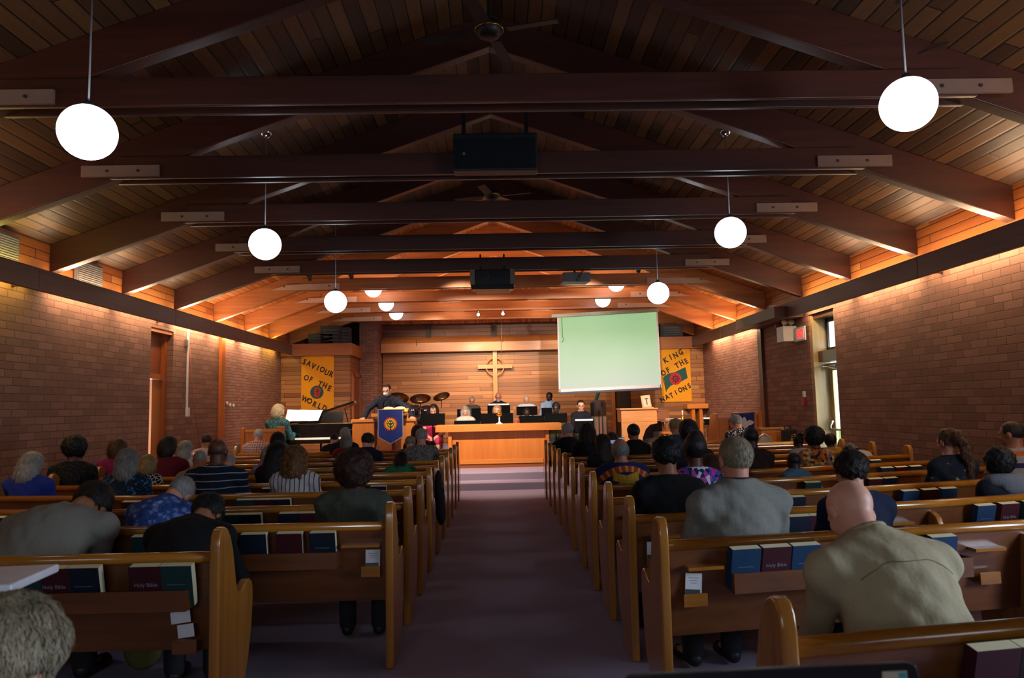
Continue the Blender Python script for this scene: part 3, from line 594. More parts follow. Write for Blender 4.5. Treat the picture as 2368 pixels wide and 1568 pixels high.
for a in [(-1, 1, 72, 'teal', L1+', leftmost'), (-1, 1, 137, 'maroon', L1+', between teal and navy', 'Holy Bible'), (-1, 1, 204, 'navy', L1+', third from the left', 1),
          (-1, 1, 346, 'maroon', L1+', second from the aisle end', 'Holy Bible'), (-1, 1, 415, 'teal', L1+', closest to the aisle', 1),
          (-1, 2, 340, 'teal', L2+', half behind the black-shirted back'), (-1, 2, 590, 'navy', L2+', just right of the nearer pew end'), (-1, 2, 672, 'maroon', L2+', standing alone in the middle'), (-1, 2, 748, 'navy', L2+', closest to the aisle', 1),
          (-1, 2, 6, 'maroon', L2+', at the left picture edge'),
          (-1, 3, 536, 'teal', 'in the third left rack, first of four near the centre'), (-1, 3, 582, 'navy', 'in the third left rack, second of four near the centre'), (-1, 3, 672, 'navy', 'in the third left rack, third of four near the centre'), (-1, 3, 716, 'maroon', 'in the third left rack, beside the green sweater'), (-1, 3, 12, 'teal', 'in the third left rack, at the left picture edge'),
          (-1, 4, 306, 'maroon', 'in the fourth left rack, near the floral blue shirt'), (-1, 4, 570, 'teal', 'in the fourth left rack, first of three'), (-1, 4, 612, 'maroon', 'in the fourth left rack, middle of three'), (-1, 4, 652, 'navy', 'in the fourth left rack, last of three'),
          (-1, 5, 625, 'navy', 'in the fifth left rack behind the striped blouse'), (-1, 5, 876, 'navy', 'in the fifth left rack right of the green sweater'),
          (1, 1, 1714, 'blue', R1+', leftmost of three', 1), (1, 1, 1784, 'maroon', R1+', middle of three', 'Holy Bible'), (1, 1, 1852, 'blue', R1+', partly behind the beige shirt', 1), (1, 1, 2168, 'blue', R1+', right of the beige shirt', 1),
          (1, 2, 1842, 'navy', R2+', beside the grey jacket'), (1, 2, 1893, 'maroon', R2+', second beyond the grey jacket'), (1, 2, 2273, 'blue', R2+', first of three at the right', 1), (1, 2, 2328, 'maroon', R2+', middle of three at the right', 'Holy Bible'), (1, 2, 2384, 'teal', R2+', at the right picture edge'),
          (1, 3, 2103, 'blue', 'in the fourth right rack, leftmost of three'), (1, 3, 2149, 'maroon', 'in the fourth right rack, middle of three'), (1, 3, 2192, 'blue', 'in the fourth right rack, beside the dark hoodie'), (1, 3, 1838, 'navy', 'in the fourth right rack, over the grey shoulder'),
          (1, 4, 2025, 'maroon', 'in the fifth right rack, first right of the bald head'), (1, 4, 2060, 'blue', 'in the fifth right rack, second right of the bald head'), (1, 4, 1880, 'teal', 'in the fifth right rack behind the dark-haired head'),
          (1, 5, 2055, 'blue', 'in the sixth right rack, left of a row of three'), (1, 5, 2088, 'maroon', 'in the sixth right rack, middle of a row of three'), (1, 5, 2122, 'blue', 'in the sixth right rack, right of a row of three'),
          (1, 6, 2030, 'blue', 'in the seventh right rack near the pew wall end'), (1, 0, 2262, 'maroon', 'in the nearest right rack at the bottom right corner'), (1, 0, 2362, 'dark', 'in the nearest right rack, cut by the picture corner')]:
    book(*a[:4], a[4], *(a[5:6]))
def card(side, i, x, where, ang=.0, two=True):
    Y = yb(x, i); t = thing('leaflet', 'white printed leaflet '+where, 'leaflet', (x, Y-.018, .537), (.16 if side > 0 else 0), 'leaflets in the pew pockets')
    R = Matrix.Rotation(ang, 3, 'Y') @ Matrix.Rotation(-.06, 3, 'X'); b = MB(); b.box(R @ Vector((0, 0, .07)), (.085, .002, .14), R); b.build('sheet', M_pw, t)
    b = MB(); b.box(R @ Vector((-.004, -.0018, .035)), (.075, .0012, .06), R); b.build('photo_panel', plain('photo_dark', '#39423f', .4), t)
    b = MB()
    for k in range(3): b.box(R @ Vector((0, -.0016, .118-k*.012)), (.055-.012*k, .0008, .0025), R)
    b.build('printed_lines', plain('ink_grey', '#77747c', .6), t)
card(-1, 2, -.745, 'in the pocket of the second left pew, by the aisle'); card(1, 1, .93, 'in the pocket of the second right pew, by the aisle', .09); card(1, 2, .92, 'in the pocket of the third right pew, half hidden', .04)
t = thing('leaflet', 'grey folded leaflet in the nearest left pew, low by the end', 'leaflet', (-1.47, rowd(1)-.022, .42), 0, 'leaflets in the pew pockets')
R = Matrix.Rotation(-.12, 3, 'Y'); b = MB(); b.box(R @ Vector((-.02, 0, .13)), (.09, .003, .055), R); b.box(R @ Vector((0, -.004, .065)), (.075, .003, .06), R); b.build('sheet', M_pw, t)
b = MB(); b.bb(-.06, .05, -.03, -.02, -.03, .03); b.bb(-.06, .05, -.03, .05, -.035, -.03); b.build('holder', M_panel, t)

# ================================================================ white stand and laptop in the foreground
t = thing('side_table', 'small white-topped stand at the far left edge, above the blond head', 'table', (-1.78, 2.42, 0), 0)
Rz = Matrix.Rotation(-.42, 3, 'Z'); b = MB(); b.box(Vector((-.065, 0, .985)), (.72, .30, .028), Matrix.Rotation(.10, 3, 'Z')); b.build('table_top', plain('white_laminate', '#d9dadf', .35), t, bevel=.008)
for x, y in ((-.3, .08), (.22, -.06)):
    b = MB(); b.tube([(x, y, .97), (x, y, 0)], .014); b.build('leg', plain('grey_metal', '#777a80', .4, .7), t, True)
b = MB(); b.bb(-.3, .22, -.015, .02, .30, .33); b.build('stretcher', plain('grey_metal', '#777a80', .4, .7), t)
t = thing('laptop', 'dark laptop lid edge along the bottom right of the picture', 'laptop', (.40, 1.02, .92), .03)
R = Matrix.Rotation(.25, 3, 'X'); p = at(1480, 1566, 1.0); q = at(2142, 1542, 1.0); t.location = (0, 1.0, 0)
b = MB(); zt = lambda x: p.z+(q.z-p.z)*(x-p.x)/(q.x-p.x); x0, x1 = p.x-.02, q.x
b.prism([(x0, zt(x0)-.25), (x1, zt(x1)-.25), (x1, zt(x1)-.016), (x1-.004, zt(x1)-.004), (x1-.016, zt(x1)), (x0+.012, zt(x0)), (x0+.003, zt(x0)-.004), (x0, zt(x0)-.014)], 1, 0, .012); b.build('lid', plain('laptop_dark', '#1c1d22', .35, .3), t, bevel=.002)
b = MB(); b.bb(x1-.052, x1-.018, -.001, 0, zt(x1)-.03, zt(x1)-.010); st = b.build('sticker', plain('sticker_beige', '#b0a08c', .5), t)
b = MB(); b.bb(x1-.030, x1-.020, -.002, -.001, zt(x1)-.028, zt(x1)-.012); b.build('sticker_patch', plain('sticker_teal', '#3c8a9a', .5), st)
b = MB(); b.bb(x0, x1, -.25, .0, zt(x0)-.27, zt(x0)-.25); b.build('keyboard_base', plain('laptop_dark', '#1c1d22', .35, .3), t)
t2 = thing('tall_table', 'narrow dark table carrying the laptop, below the picture', 'table', (0, 0, 0)); b = MB(); b.bb(x0-.05, x1+.1, .68, 1.05, zt(x0)-.295, zt(x0)-.272); b.build('table_top', M_dkbrown, t2)
for x in (x0, x1+.05):
    for y in (.72, 1.02):
        b = MB(); b.bb(x-.02, x+.02, y-.02, y+.02, 0, zt(x0)-.295); b.build('leg', M_dkbrown, t2)

# ================================================================ chancel furniture
PZ = .26
M_oak = wood('altar_oak', '#bb6c2c', '#d6883c', 'X', .38, .15, .5); M_oakz = wood('altar_oak_upright', '#b06024', '#cc7c34', 'Z', .38, .15, .5); M_oakd = wood('altar_base', '#7c3f1c', '#965026', 'X', .4, .1, .5)
# altar
al = thing('altar_table', 'long orange oak altar at the end of the aisle', 'altar', (.035, 15.5, PZ))
b = MB(); b.bb(-1.29, 1.29, -.36, .36, .745, .885); b.build('top', M_oak, al, bevel=.006)
b = MB(); b.bb(-.97, .97, -.20, .25, .16, .745); b.build('front_panel', M_oakz, al)
for s in (-1, 1):
    b = MB(); b.bb(s*1.0-.035, s*1.0+.035, -.27, .3, .0, .745); b.build('side_panel', M_oakz, al, bevel=.004)
b = MB(); b.bb(-.965, .965, -.24, .25, .08, .165); b.build('plinth_rail', M_oak, al, bevel=.004)
b = MB(); b.bb(-.96, .96, -.22, .22, 0, .08); b.build('base', M_oakd, al)
c = at(1155, 980, 15.4); ch = thing('chalice', 'white and gold goblet with a glowing rim on the altar', 'chalice', (c.x, 15.4, PZ+.885))
b = MB(); b.lathe([(.001, 0), (.075, .0), (.078, .008), (.04, .02), (.018, .05), (.014, .09), (.022, .105), (.014, .12), (.018, .15), (.001, .15)], (0, 0, 0), 20); b.build('stem', plain('white_ceramic', '#efeae4', .25), ch, True)
b = MB(); b.lathe([(.001, .15), (.03, .155), (.055, .18), (.062, .21), (.058, .235), (.052, .235), (.055, .21), (.04, .175), (.001, .165)], (0, 0, 0), 20); b.build('bowl', plain('gold', '#d9a43a', .25, 1), ch, True)
b = MB(); b.lathe([(.001, .225), (.050, .23), (.001, .235)], (0, 0, 0), 16); b.build('wine', plain('amber', '#e07a1e', .3), ch)
# pulpit
pu = thing('pulpit', 'wide oak pulpit the speaker leans on, left of the altar', 'pulpit', (at(891, 968, 14.35).x, 14.35, PZ))
b = MB(); b.bb(-.60, -.20, -.1, -.04, 0, 1.0); b.build('side_panel', M_oakz, pu, bevel=.004)
b = MB(); b.bb(.20, .56, -.1, -.04, 0, 1.0); b.build('side_panel', M_oakz, pu, bevel=.004)
b = MB(); b.bb(-.64, .60, -.12, .10, 1.0, 1.055); b.build('top', M_oak, pu, bevel=.006)
b = MB(); b.bb(-.2, .2, -.02, .03, 0, 1.0); b.build('centre_panel', M_oakd, pu)
for x in (-.13, .22):
    b = MB(); b.bb(x-.02, x+.02, -.16, -.10, 0, .55); b.build('upright', M_oakd, pu)
for s in (-.60, .56):
    b = MB(); b.bb(s-.02, s+.02, -.08, .35, 0, 1.0); b.build('wing', M_oakz, pu)
b = MB(); R = Matrix.Rotation(.30, 3, 'X'); b.box(Vector((.20-.02, -.06, 1.185)), (.52, .36, .03), R); b.bb(-.12, -.09, -.1, .05, 1.05, 1.16); b.bb(.42, .45, -.1, .05, 1.05, 1.16); b.build('book_desk', M_oak, pu, bevel=.004)
b = MB(); b.bb(-.24, -.1, -.2, -.1, 1.10, 1.16); b.build('desk_clip', M_oak, pu, bevel=.004)
PUX = pu.location.x
bk = thing('open_bible', 'large open book with cream pages on the pulpit desk', 'book', (PUX+.17, 14.27, PZ+1.215))
for s in (-1, 1):
    b = MB(); pts = [(0, 0), (s*.06, .022), (s*.14, .026), (s*.20, .012), (s*.205, 0)]
    n = len(pts); vs = []
    for yy in (-.14, .15): vs += [tuple(R @ Vector((p[0], yy, p[1]+.004))) for p in pts]
    b.add(vs, [tuple(range(n)), tuple(range(2*n-1, n-1, -1))]+[(i, i+n, (i+1) % n+n, (i+1) % n) for i in range(n)]); b.build('page_block', M_pg, bk)
b = MB(); b.box(Vector((0, 0, 0)), (.43, .31, .006), R); b.build('cover', plain('cover_maroon', BC['maroon']), bk)
yl = thing('yellow_paper', 'yellow paper lying at the right of the open book', 'paper', (PUX+.36, 14.2, PZ+1.21)); b = MB(); b.box((0, 0, 0.006), (.14, .2, .004), R @ Matrix.Rotation(.3, 3, 'Z')); b.build('sheet', plain('yellow_sheet', '#e8b83c', .6), yl)
mc = thing('gooseneck_microphone', 'thin gooseneck microphone rising from the pulpit', 'microphone', (PUX-.2, 14.3, PZ+1.05))
b = MB(); b.lathe([(.001, 0), (.03, 0), (.03, .012), (.001, .015)], (0, 0, 0), 14); b.build('base', M_blk, mc, True)
b = MB(); b.tube([(0, 0, .01), (-.0, .0, .15), (.0, .02, .28), (.05, .03, .38), (.09, .03, .43)], .004, 6); b.build('neck', M_blk, mc, True)
b = MB(); b.tube([(.09, .03, .43), (.115, .03, .455)], .009, 8); b.build('capsule', M_blk, mc, True)
# ---- flat cloth banners
M_blue = fabric('banner_blue', '#27347c'); M_gr = fabric('banner_grey', '#9aa0a8'); M_ylw = fabric('banner_gold', '#eda01c', rough=.7)
def flat(b, pts, y0=-.002, y1=.002): return b.prism([(p[0], p[1]) for p in pts], 1, y0, y1)
pb = thing('pulpit_banner', 'blue pointed banner with a burning bush hanging on the pulpit', 'banner', (PUX+.145, 14.03, 0))
zt, zb, zp, w = 1.49, .99, .86, .225
def P5(k): return [(-w-k, zt), (-w-k+.0, zb-k), (0, zp-k*1.4), (w+k, zb-k), (w+k, zt)]
b = MB(); flat(b, P5(.014), .004, .008); b.build('border', M_gr, pb)
b = MB(); flat(b, P5(0), 0, .004); b.build('cloth', M_blue, pb)
b = MB(); b.tube([(-w-.03, .004, zt), (w+.03, .004, zt)], .01); b.bb(-w-.02, w+.02, 0, .22, zt-.01, zt+.005); b.build('hanging_rod', M_trimw, pb)
def petals(n, r0, r1, cx, cz, ph=0, sq=1.0, lo=None):
    pts = []
    for k in range(n*2):
        a = math.pi/2+ph+math.pi*k/n; r = r1 if k % 2 == 0 else r0
        pts.append((cx+r*math.cos(a)*sq, cz+r*math.sin(a)))
    return pts
cz = 1.22
for nm, c, n, r0, r1, y in (('red_flames', '#d8431c', 19, .108, .138, -.003), ('orange_flames', '#ef8a22', 17, .093, .122, -.005), ('yellow_flames', '#f6c93a', 15, .080, .102, -.007)):
    b = MB(); b.cur = 0; pts = petals(n, r0, r1, 0, cz, .1); cen = (0, cz)
    vs = [(0, y, cz)]+[(p[0], y, p[1]) for p in pts]; m = len(pts); vs += [(0, y+.0015, cz)]+[(p[0], y+.0015, p[1]) for p in pts]
    fs = [(0, 1+k, 1+(k+1) % m) for k in range(m)]+[(m+1, m+2+(k+1) % m, m+2+k) for k in range(m)]+[(1+k, m+2+k, m+2+(k+1) % m, 1+(k+1) % m) for k in range(m)]
    b.add(vs, fs); b.build(nm, plain('felt_'+nm, c, .8), pb)
M_leaf = plain('felt_green', '#1d4a2c', .8)
b = MB(); b.tube([(0, -.009, cz-.11), (0, -.009, cz+.03)], .008, 6)
for s in (-1, 1):
    b.tube([(0, -.009, cz-.07), (s*.05, -.009, cz-.03)], .005, 6); b.tube([(0, -.009, cz-.03), (s*.04, -.009, cz+.03)], .005, 6)
    for lx, lz, a in ((.055, -.02, .6), (.03, -.045, .2), (.045, .04, .9), (.02, .01, .5), (.018, .06, 1.2), (.06, .01, .3)):
        Rr = Matrix.Rotation(-s*a, 3, 'Y'); b.ell((s*lx, -.009, cz+lz), (.022, .003, .009), 8, Rr)
b.ell((0, -.009, cz+.055), (.009, .003, .02), 8); b.build('bush', M_leaf, pb)
# ---- wall banners with slanted lettering
M_ltr = plain('letter_dark', '#241a14', .7)
def wallbanner(name, label, cpx, y, x0, x1, z0, z1):
    t = thing(name, label, 'banner', (0, y, 0)); b = MB(); n = 10
    flat(b, [(x0, z0), (x1, z0), (x1, z1), (x0, z1)], -.003, .003); b.build('cloth', M_ylw, t)
    b = MB(); b.tube([(x0-.03, 0, z1), (x1+.03, 0, z1)], .012); b.build('hanging_rod', M_trimw, t); return t
def lineword(t, word, pa, pb_, y, size, sl, m=M_ltr, bold=.007):
    a, c = at(*pa, y), at(*pb_, y); n = len(word)
    ang = math.atan2(c.z-a.z, c.x-a.x)
    for k, chh in enumerate(word):
        if chh == ' ': continue
        f = (k+.5)/n; p = a.lerp(c, f); wob = .012*math.sin(k*2.1)
        # each letter leans along with its line; serifs added as small bars
        o = letters(chh, size, m, t, (p.x, -.006, p.z+wob), (math.pi/2, -ang*sl, 0), bold, 'letter', .82, .002)
        me = o.data; xs = [v.co.x for v in me.vertices]; ys = [v.co.y for v in me.vertices]; l_, r_, bt, tp = min(xs), max(xs), min(ys), max(ys); q = size*.055
        SR = {'I': 'cC', 'H': 'lrLR', 'N': 'lR L'.replace(' ', ''), 'T': 'c', 'K': 'lrLR', 'F': 'lL', 'R': 'lrL', 'A': 'lr', 'V': 'LR', 'W': 'LR', 'L': 'lL', 'D': 'lL', 'E': 'lL', 'U': 'LR', 'Y': 'cLR'}.get(chh, '')
        b = MB()
        for g_ in SR:
            x_ = {'l': l_+q*.6, 'r': r_-q*.6, 'c': (l_+r_)/2}[g_.lower()]; y_ = tp-q*.25 if g_.isupper() else bt+q*.25; b.box((x_, y_, 0), (q*3.0, q*.75, .004))
        if SR: sf = b.build('serifs', m, o)
BY = BW-.02
p0, p1 = at(697, 822, BY), at(772, 946, BY)
t = wallbanner('wall_banner', 'gold banner reading SAVIOUR OF THE WORLD on the left cedar wall', 0, BY, p0.x, p1.x, p1.z, p0.z)
lineword(t, 'SAVIOUR', (699, 835), (771, 868), BY, .185, 1); lineword(t, 'OF THE', (703, 872), (767, 900), BY, .185, 1); lineword(t, 'WORLD', (699, 921), (756, 948), BY, .185, 1)
e = at(733, 907, BY); b = MB(); b.prism([(e.x+.165*math.cos(a*math.pi/14), e.z+.165*math.sin(a*math.pi/14)) for a in range(28)], 1, -.007, -.004); b.build('teal_disc', plain('felt_teal', '#17514f', .8), t)
b = MB(); flat(b, [(e.x-.09, e.z-.11), (e.x+.01, e.z-.13), (e.x+.07, e.z-.10), (e.x+.06, e.z-.03), (e.x+.10, e.z+.03), (e.x+.06, e.z+.11), (e.x-.01, e.z+.13), (e.x-.06, e.z+.10), (e.x-.07, e.z+.02), (e.x-.05, e.z-.04)], -.011, -.008); hd = b.build('red_figure', plain('felt_red', '#b52a2a', .8), t)
b = MB(); b.bb(e.x+.005, e.x+.025, -.014, -.011, e.z-.09, e.z+.09); b.bb(e.x-.035, e.x+.065, -.0142, -.0112, e.z+.015, e.z+.035); b.build('cross_outline', M_ltr, hd)
b = MB()
for x, s in ((p0.x+.03, 1), (p1.x-.03, -1)):
    b.bb(x, x+s*.05, -.006, -.004, p0.z-.035, p0.z-.028); b.bb(x, x+s*.008, -.006, -.004, p0.z-.08, p0.z-.028)
b.build('corner_marks', M_ltr, t)
q0, q1 = at(1526, 798, BY), at(1600, 928, BY)
t = wallbanner('wall_banner', 'gold banner reading KING OF THE NATIONS on the right cedar wall', 0, BY, q0.x, q1.x, q1.z, q0.z)
lineword(t, 'KING', (1533, 837), (1580, 812), BY, .19, 1); lineword(t, 'OF THE', (1529, 866), (1592, 832), BY, .185, 1); lineword(t, 'NATIONS', (1527, 927), (1599, 890), BY, .165, 1)
P = lambda x, y: (at(x, y, BY).x, at(x, y, BY).z)
b = MB(); pts = [P(1534, 872), P(1545, 864), P(1560, 861), P(1574, 854), P(1585, 849), P(1590, 874), P(1576, 882), P(1562, 886), P(1550, 893), P(1541, 903)]; flat(b, pts, -.007, -.004); fl = b.build('green_flag', plain('felt_teal', '#17514f', .8), t)
b = MB(); x_, z_ = P(1533, 874); x2_, z2_ = P(1541, 906); b.tube([(x_, -.008, z_), (x2_, -.008, z2_)], .008, 6); b.build('flag_pole', M_ltr, fl)
e = at(1562, 876, BY); b = MB(); b.prism([(e.x+.15*math.cos(a*math.pi/14), e.z+.15*math.sin(a*math.pi/14)) for a in range(28)], 1, -.011, -.008); b.build('red_disc', plain('felt_red', '#b52a2a', .8), fl)
b = MB()
for k in range(8):
    a = k*math.pi/4; b.ell((e.x+.085*math.cos(a), -.011, e.z+.085*math.sin(a)), (.03, .003, .016), 8, Matrix.Rotation(-a, 3, 'Y'))
ring = [(e.x+.06*math.cos(k*math.pi/10), -.011, e.z+.06*math.sin(k*math.pi/10)) for k in range(21)]; b.tube(ring, .012, 6, False); b.ell((e.x, -.011, e.z), (.028, .004, .028), 10)
b.build('wheel', plain('felt_plum', '#5a1a34', .8), fl)
# cross
cx0 = at(1145, 860, DW-.12); M_cross = wood('cross_maple', '#b8733a', '#d08c4e', 'Z', .35, .2, .5)
cr = thing('wall_cross', 'tall pale wooden cross with a ring on the cedar wall', 'cross', (cx0.x, DW-.13, 0))
zt_ = at(1142, 811, DW-.13).z; zr_ = at(1145, 848, DW-.13).z; 
b = MB(); b.bb(-.06, .06, -.03, .03, 1.0, zt_); b.build('upright', M_cross, cr, bevel=.004)
b = MB(); b.bb(-.48, .48, -.032, .028, zr_-.055, zr_+.055); b.build('crossbar', M_cross, cr, bevel=.004)
b = MB(); b.tube([(.245*math.cos(k*math.pi/20), .0, zr_+.245*math.sin(k*math.pi/20)) for k in range(41)], .022, 8, False); b.build('ring', M_cross, cr, True)
b = MB(); b.bb(-.03, .03, .03, .15, 1.2, 1.26); b.bb(-.03, .03, .03, .15, zt_-.3, zt_-.24); b.build('wall_bracket', M_dkbrown, cr)
# hanging cords by the cross
for k, (px, y0, y1) in enumerate(((963, 785, 800), (1162, 776, 792), (1159, 745, 823))):
    a, c = at(px, y0, DW-.37 if k < 2 else 19.2), at(px, y1, DW-.37 if k < 2 else 19.2); a.z = 3.81 if k == 2 else a.z; b = MB(); b.tube([(0, 0, 0), (0, 0, c.z-a.z)], .006, 6); o = b.build('hanging_cord', M_blk, loc=tuple(a)); tag(o, ['short black cord hanging at the left of the fascia', 'short black cord hanging above the cross', 'long thin cord hanging right beside the cross top'][k], 'cord')
# projection screen (its picture is a pale green slide)
SY = 17.40; TLp, TRp, BRp, BLp = at(1290, 729, SY), at(1519, 718, SY), at(1528, 896, SY), at(1294, 907, SY)
ps = thing('projection_screen', 'white pull-down screen showing a pale green slide', 'projection screen', (0, SY, 0))
t = NT('screen_slide'); v, s = t.obj(); g = t.math('DIVIDE', t.math('SUBTRACT', s[2], BLp.z), TLp.z-BLp.z)
g2 = t.math('ADD', g, t.math('MULTIPLY', t.math('SUBTRACT', t.noise(v, 1.1, 2), .5), .25))
cc = t.ramp(g2, [(0, '#bdbab8'), (.05, '#bdc8ba'), (.45, '#a8c8a4'), (.78, '#8fbd86'), (1, '#97c48c')]); t.col((.75, .78, .75, 1)); t.put(t.b.inputs['Emission Color'], cc); t.b.inputs['Emission Strength'].default_value = .9; M_scr = t.fin(.8, spec=.1); M_scr.node_tree.nodes['Principled BSDF'].inputs['Base Color'].default_value = (.12, .14, .12, 1)
def quad(b, a, c, d, e, y0, y1): return b.prism([(p.x, p.z) for p in (a, c, d, e)], 1, y0, y1)
b = MB(); quad(b, BLp, BRp, TRp, TLp, -.002, .002); b.build('screen_cloth', M_scr, ps)
M_sb = plain('screen_border', '#cfcad2', .7)
for a, c in ((BLp, TLp), (BRp, TRp)):
    b = MB(); s = .018 if a is BLp else -.018; b.prism([(a.x-s, a.z), (a.x+s, a.z), (c.x+s, c.z), (c.x-s, c.z)], 1, -.005, -.002); b.build('border', M_sb, ps)
b = MB(); b.prism([(BLp.x, BLp.z), (BRp.x, BRp.z), (BRp.x, BRp.z+.07), (BLp.x, BLp.z+.07)], 1, -.005, -.002); b.build('border', M_sb, ps)
b = MB(); b.prism([(BLp.x, BLp.z-.05), (BRp.x, BRp.z-.05), (BRp.x, BRp.z), (BLp.x, BLp.z)], 1, -.02, .02); b.build('weight_bar', plain('bar_navy', '#2c3046', .4), ps, bevel=.004)
hl, hr = at(1274, 727, SY), at(1523, 713, SY)
b = MB(); b.prism([(hl.x, hl.z-.09), (hr.x, hr.z-.09), (hr.x, hr.z), (hl.x, hl.z)], 1, -.06, .05); b.build('roller_case', plain('case_grey', '#8f8a78', .4), ps, bevel=.01)
a, c = at(1299, 735, SY-.02), at(1302, 790, SY-.02); b = MB(); b.tube([(a.x, -.02, a.z), (c.x-.01, -.02, c.z+.12), (c.x+.02, -.02, c.z+.05), (c.x-.03, -.02, c.z-.02)], .006, 6); b.build('pull_cord', M_blk, ps, True)
# ---- loft boxes over the cedar boxes (speakers)
for k, (x0, x1, y0, y1) in enumerate(((716, 772, 772, 794), (744, 792, 754, 774), (790, 810, 758, 790), (1524, 1575, 752, 772))):
    Y = 18.9; a, c = at(x0, y1, Y), at(x1, y0, Y); t = thing('storage_box', ['low dark case on top of the left cedar box', 'dark case stacked behind on the left cedar box', 'slim dark rack with vents beside the brick pier top', 'dark case on top of the right cedar box'][k], 'case', ((a.x+c.x)/2, Y, 3.175), 0)
    h = max(.12, c.z-3.175); w = (c.x-a.x)/2; b = MB(); b.bb(-w, w, -.15, .2, 0, h); b.build('body', plain('case_dark', '#1e262d', .5), t, bevel=.008)
    b = MB()
    for i in range(4): b.bb(-w*.7, w*.7, -.155, -.15, h*(.2+.18*i), h*(.26+.18*i))
    b.build('vent_slots', plain('slot_blue', '#3a4c5c', .4), t)
# ---- grand piano
M_pia = plain('piano_black', '#08080a', .12, coat=.8); 
PX = at(662, 1000, 14.75).x; pn = thing('grand_piano', 'black grand piano with raised lid on the left of the chancel', 'piano', (PX+.66, 14.8, PZ))
W2 = .68
out = [(-W2, -.0), (W2, -.0), (W2, .55), (W2-.05, .85), (W2-.22, 1.15), (W2-.38, 1.5), (W2-.55, 1.72), (-W2+.35, 1.78), (-W2+.1, 1.6), (-W2, 1.3)]
b = MB(); b.prism(out, 2, .68, .98); b.build('case', M_pia, pn, bevel=.01)
b = MB(); b.prism([(p[0]*.93, .2+(p[1])*.86) for p in out], 2, .975, .985); b.build('soundboard', plain('soundboard', '#a5702c', .4), pn)
b = MB(); b.bb(-W2, W2, -.24, 0, .60, .68); b.bb(-W2, -W2+.09, -.24, 0, .68, .86); b.bb(W2-.09, W2, -.24, 0, .68, .86); b.build('key_bed', M_pia, pn, bevel=.01)
b = MB(); b.bb(-W2+.09, W2-.09, -.22, -.06, .68, .715); kb = b.build('white_keys', plain('ivory', '#ece6da', .3), pn)
b = MB(); x = -W2+.11
i = 0
while x < W2-.11:
    if i % 7 not in (2, 6): b.bb(x, x+.012, -.15, -.06, .715, .728)
    x += .0225; i += 1
tag(b.build('black_keys', M_pia, kb), kind='stuff')
b = MB(); b.bb(-W2+.09, W2-.09, -.06, -.04, .70, .95); b.build('fallboard', M_pia, pn)
RL = Matrix.Rotation(-.62, 3, 'Y')
b = MB(); hinge = Vector((-W2, 0, .985)); n = len(out); vs = []
for z in (0, .04):
    for p in out: vs.append(hinge+Matrix.Rotation(-.30, 3, 'Y') @ Vector((p[0]+W2, max(p[1], .28), z)))
b.add(vs, [tuple(range(n-1, -1, -1)), tuple(range(n, 2*n))]+[(i, (i+1) % n, n+(i+1) % n, n+i) for i in range(n)]); b.build('lid', M_pia, pn)
b = MB(); b.tube([(W2-.25, .6, .98), (W2-.32, .6, 1.27)], .01, 8); b.build('lid_prop', M_pia, pn)
R = Matrix.Rotation(-.25, 3, 'X'); b = MB(); b.box((-.05, .27, 1.10), (.9, .02, .22), R); b.build('music_desk', M_pia, pn)
for lx, ly in ((-W2+.12, .1), (W2-.12, .1), (0, 1.45)):
    b = MB(); b.lathe([(.03, .0), (.035, .06), (.04, .3), (.06, .68)], (lx, ly, 0), 12); b.build('leg', M_pia, pn, True)
b = MB(); b.bb(-.02, .02, .05, .09, .12, .68); b.bb(-.14, .14, .0, .12, .06, .13); b.build('pedal_lyre', M_pia, pn)
for k in range(3):
    b = MB(); b.bb(-.08+k*.07, -.05+k*.07, -.08, .02, .05, .06); b.build('pedal', plain('brass', '#c79a3c', .25, 1), pn)
# big white score across the music desk
ms = thing('sheet_music', 'wide white sheets of music standing on the piano', 'sheet music', (pn.location.x, 14.8, PZ+1.0))
sc = NT('score_paper'); sc.col(srgb('#f3efe8')); M_score = sc.fin(.7)
a = [at(659, 974, 14.86), at(736, 974, 14.86), at(746, 949, 14.98), at(665, 947, 14.98)]; o_ = Vector(ms.location)
def sheetquad(b, ps_, th=.003):
    vs = [p-o_ for p in ps_]+[p-o_+Vector((0, th, 0)) for p in ps_]; b.add(vs, [(0, 1, 2, 3), (7, 6, 5, 4), (0, 4, 5, 1), (1, 5, 6, 2), (2, 6, 7, 3), (3, 7, 4, 0)])
for k in range(3):
    f0, f1 = k/3, (k+1)/3; b = MB(); sheetquad(b, [a[0].lerp(a[1], f0+.003), a[0].lerp(a[1], f1-.003)+Vector((0, 0, .005*k)), a[3].lerp(a[2], f1-.003)+Vector((0, .01, .006*(k-1))), a[3].lerp(a[2], f0+.003)]); b.build('sheet', M_score, ms)
spot('stage_spotlight', (-3.6, 12.62, 3.72), (PX+.55, 14.9, 1.4), 260, (1, .88, .76), 26, .6, .05)
bn = thing('piano_bench', 'black padded bench the pianist sits on', 'bench', (at(642, 1000, 14.45).x, 14.42, PZ)); b = MB(); b.bb(-.24, .24, -.17, .17, .42, .49); b.build('seat', M_pia, bn, bevel=.015)
for x in (-.2, .2):
    for y in (-.13, .13):
        b = MB(); b.bb(x-.02, x+.02, y-.02, y+.02, 0, .42); b.build('leg', M_pia, bn)
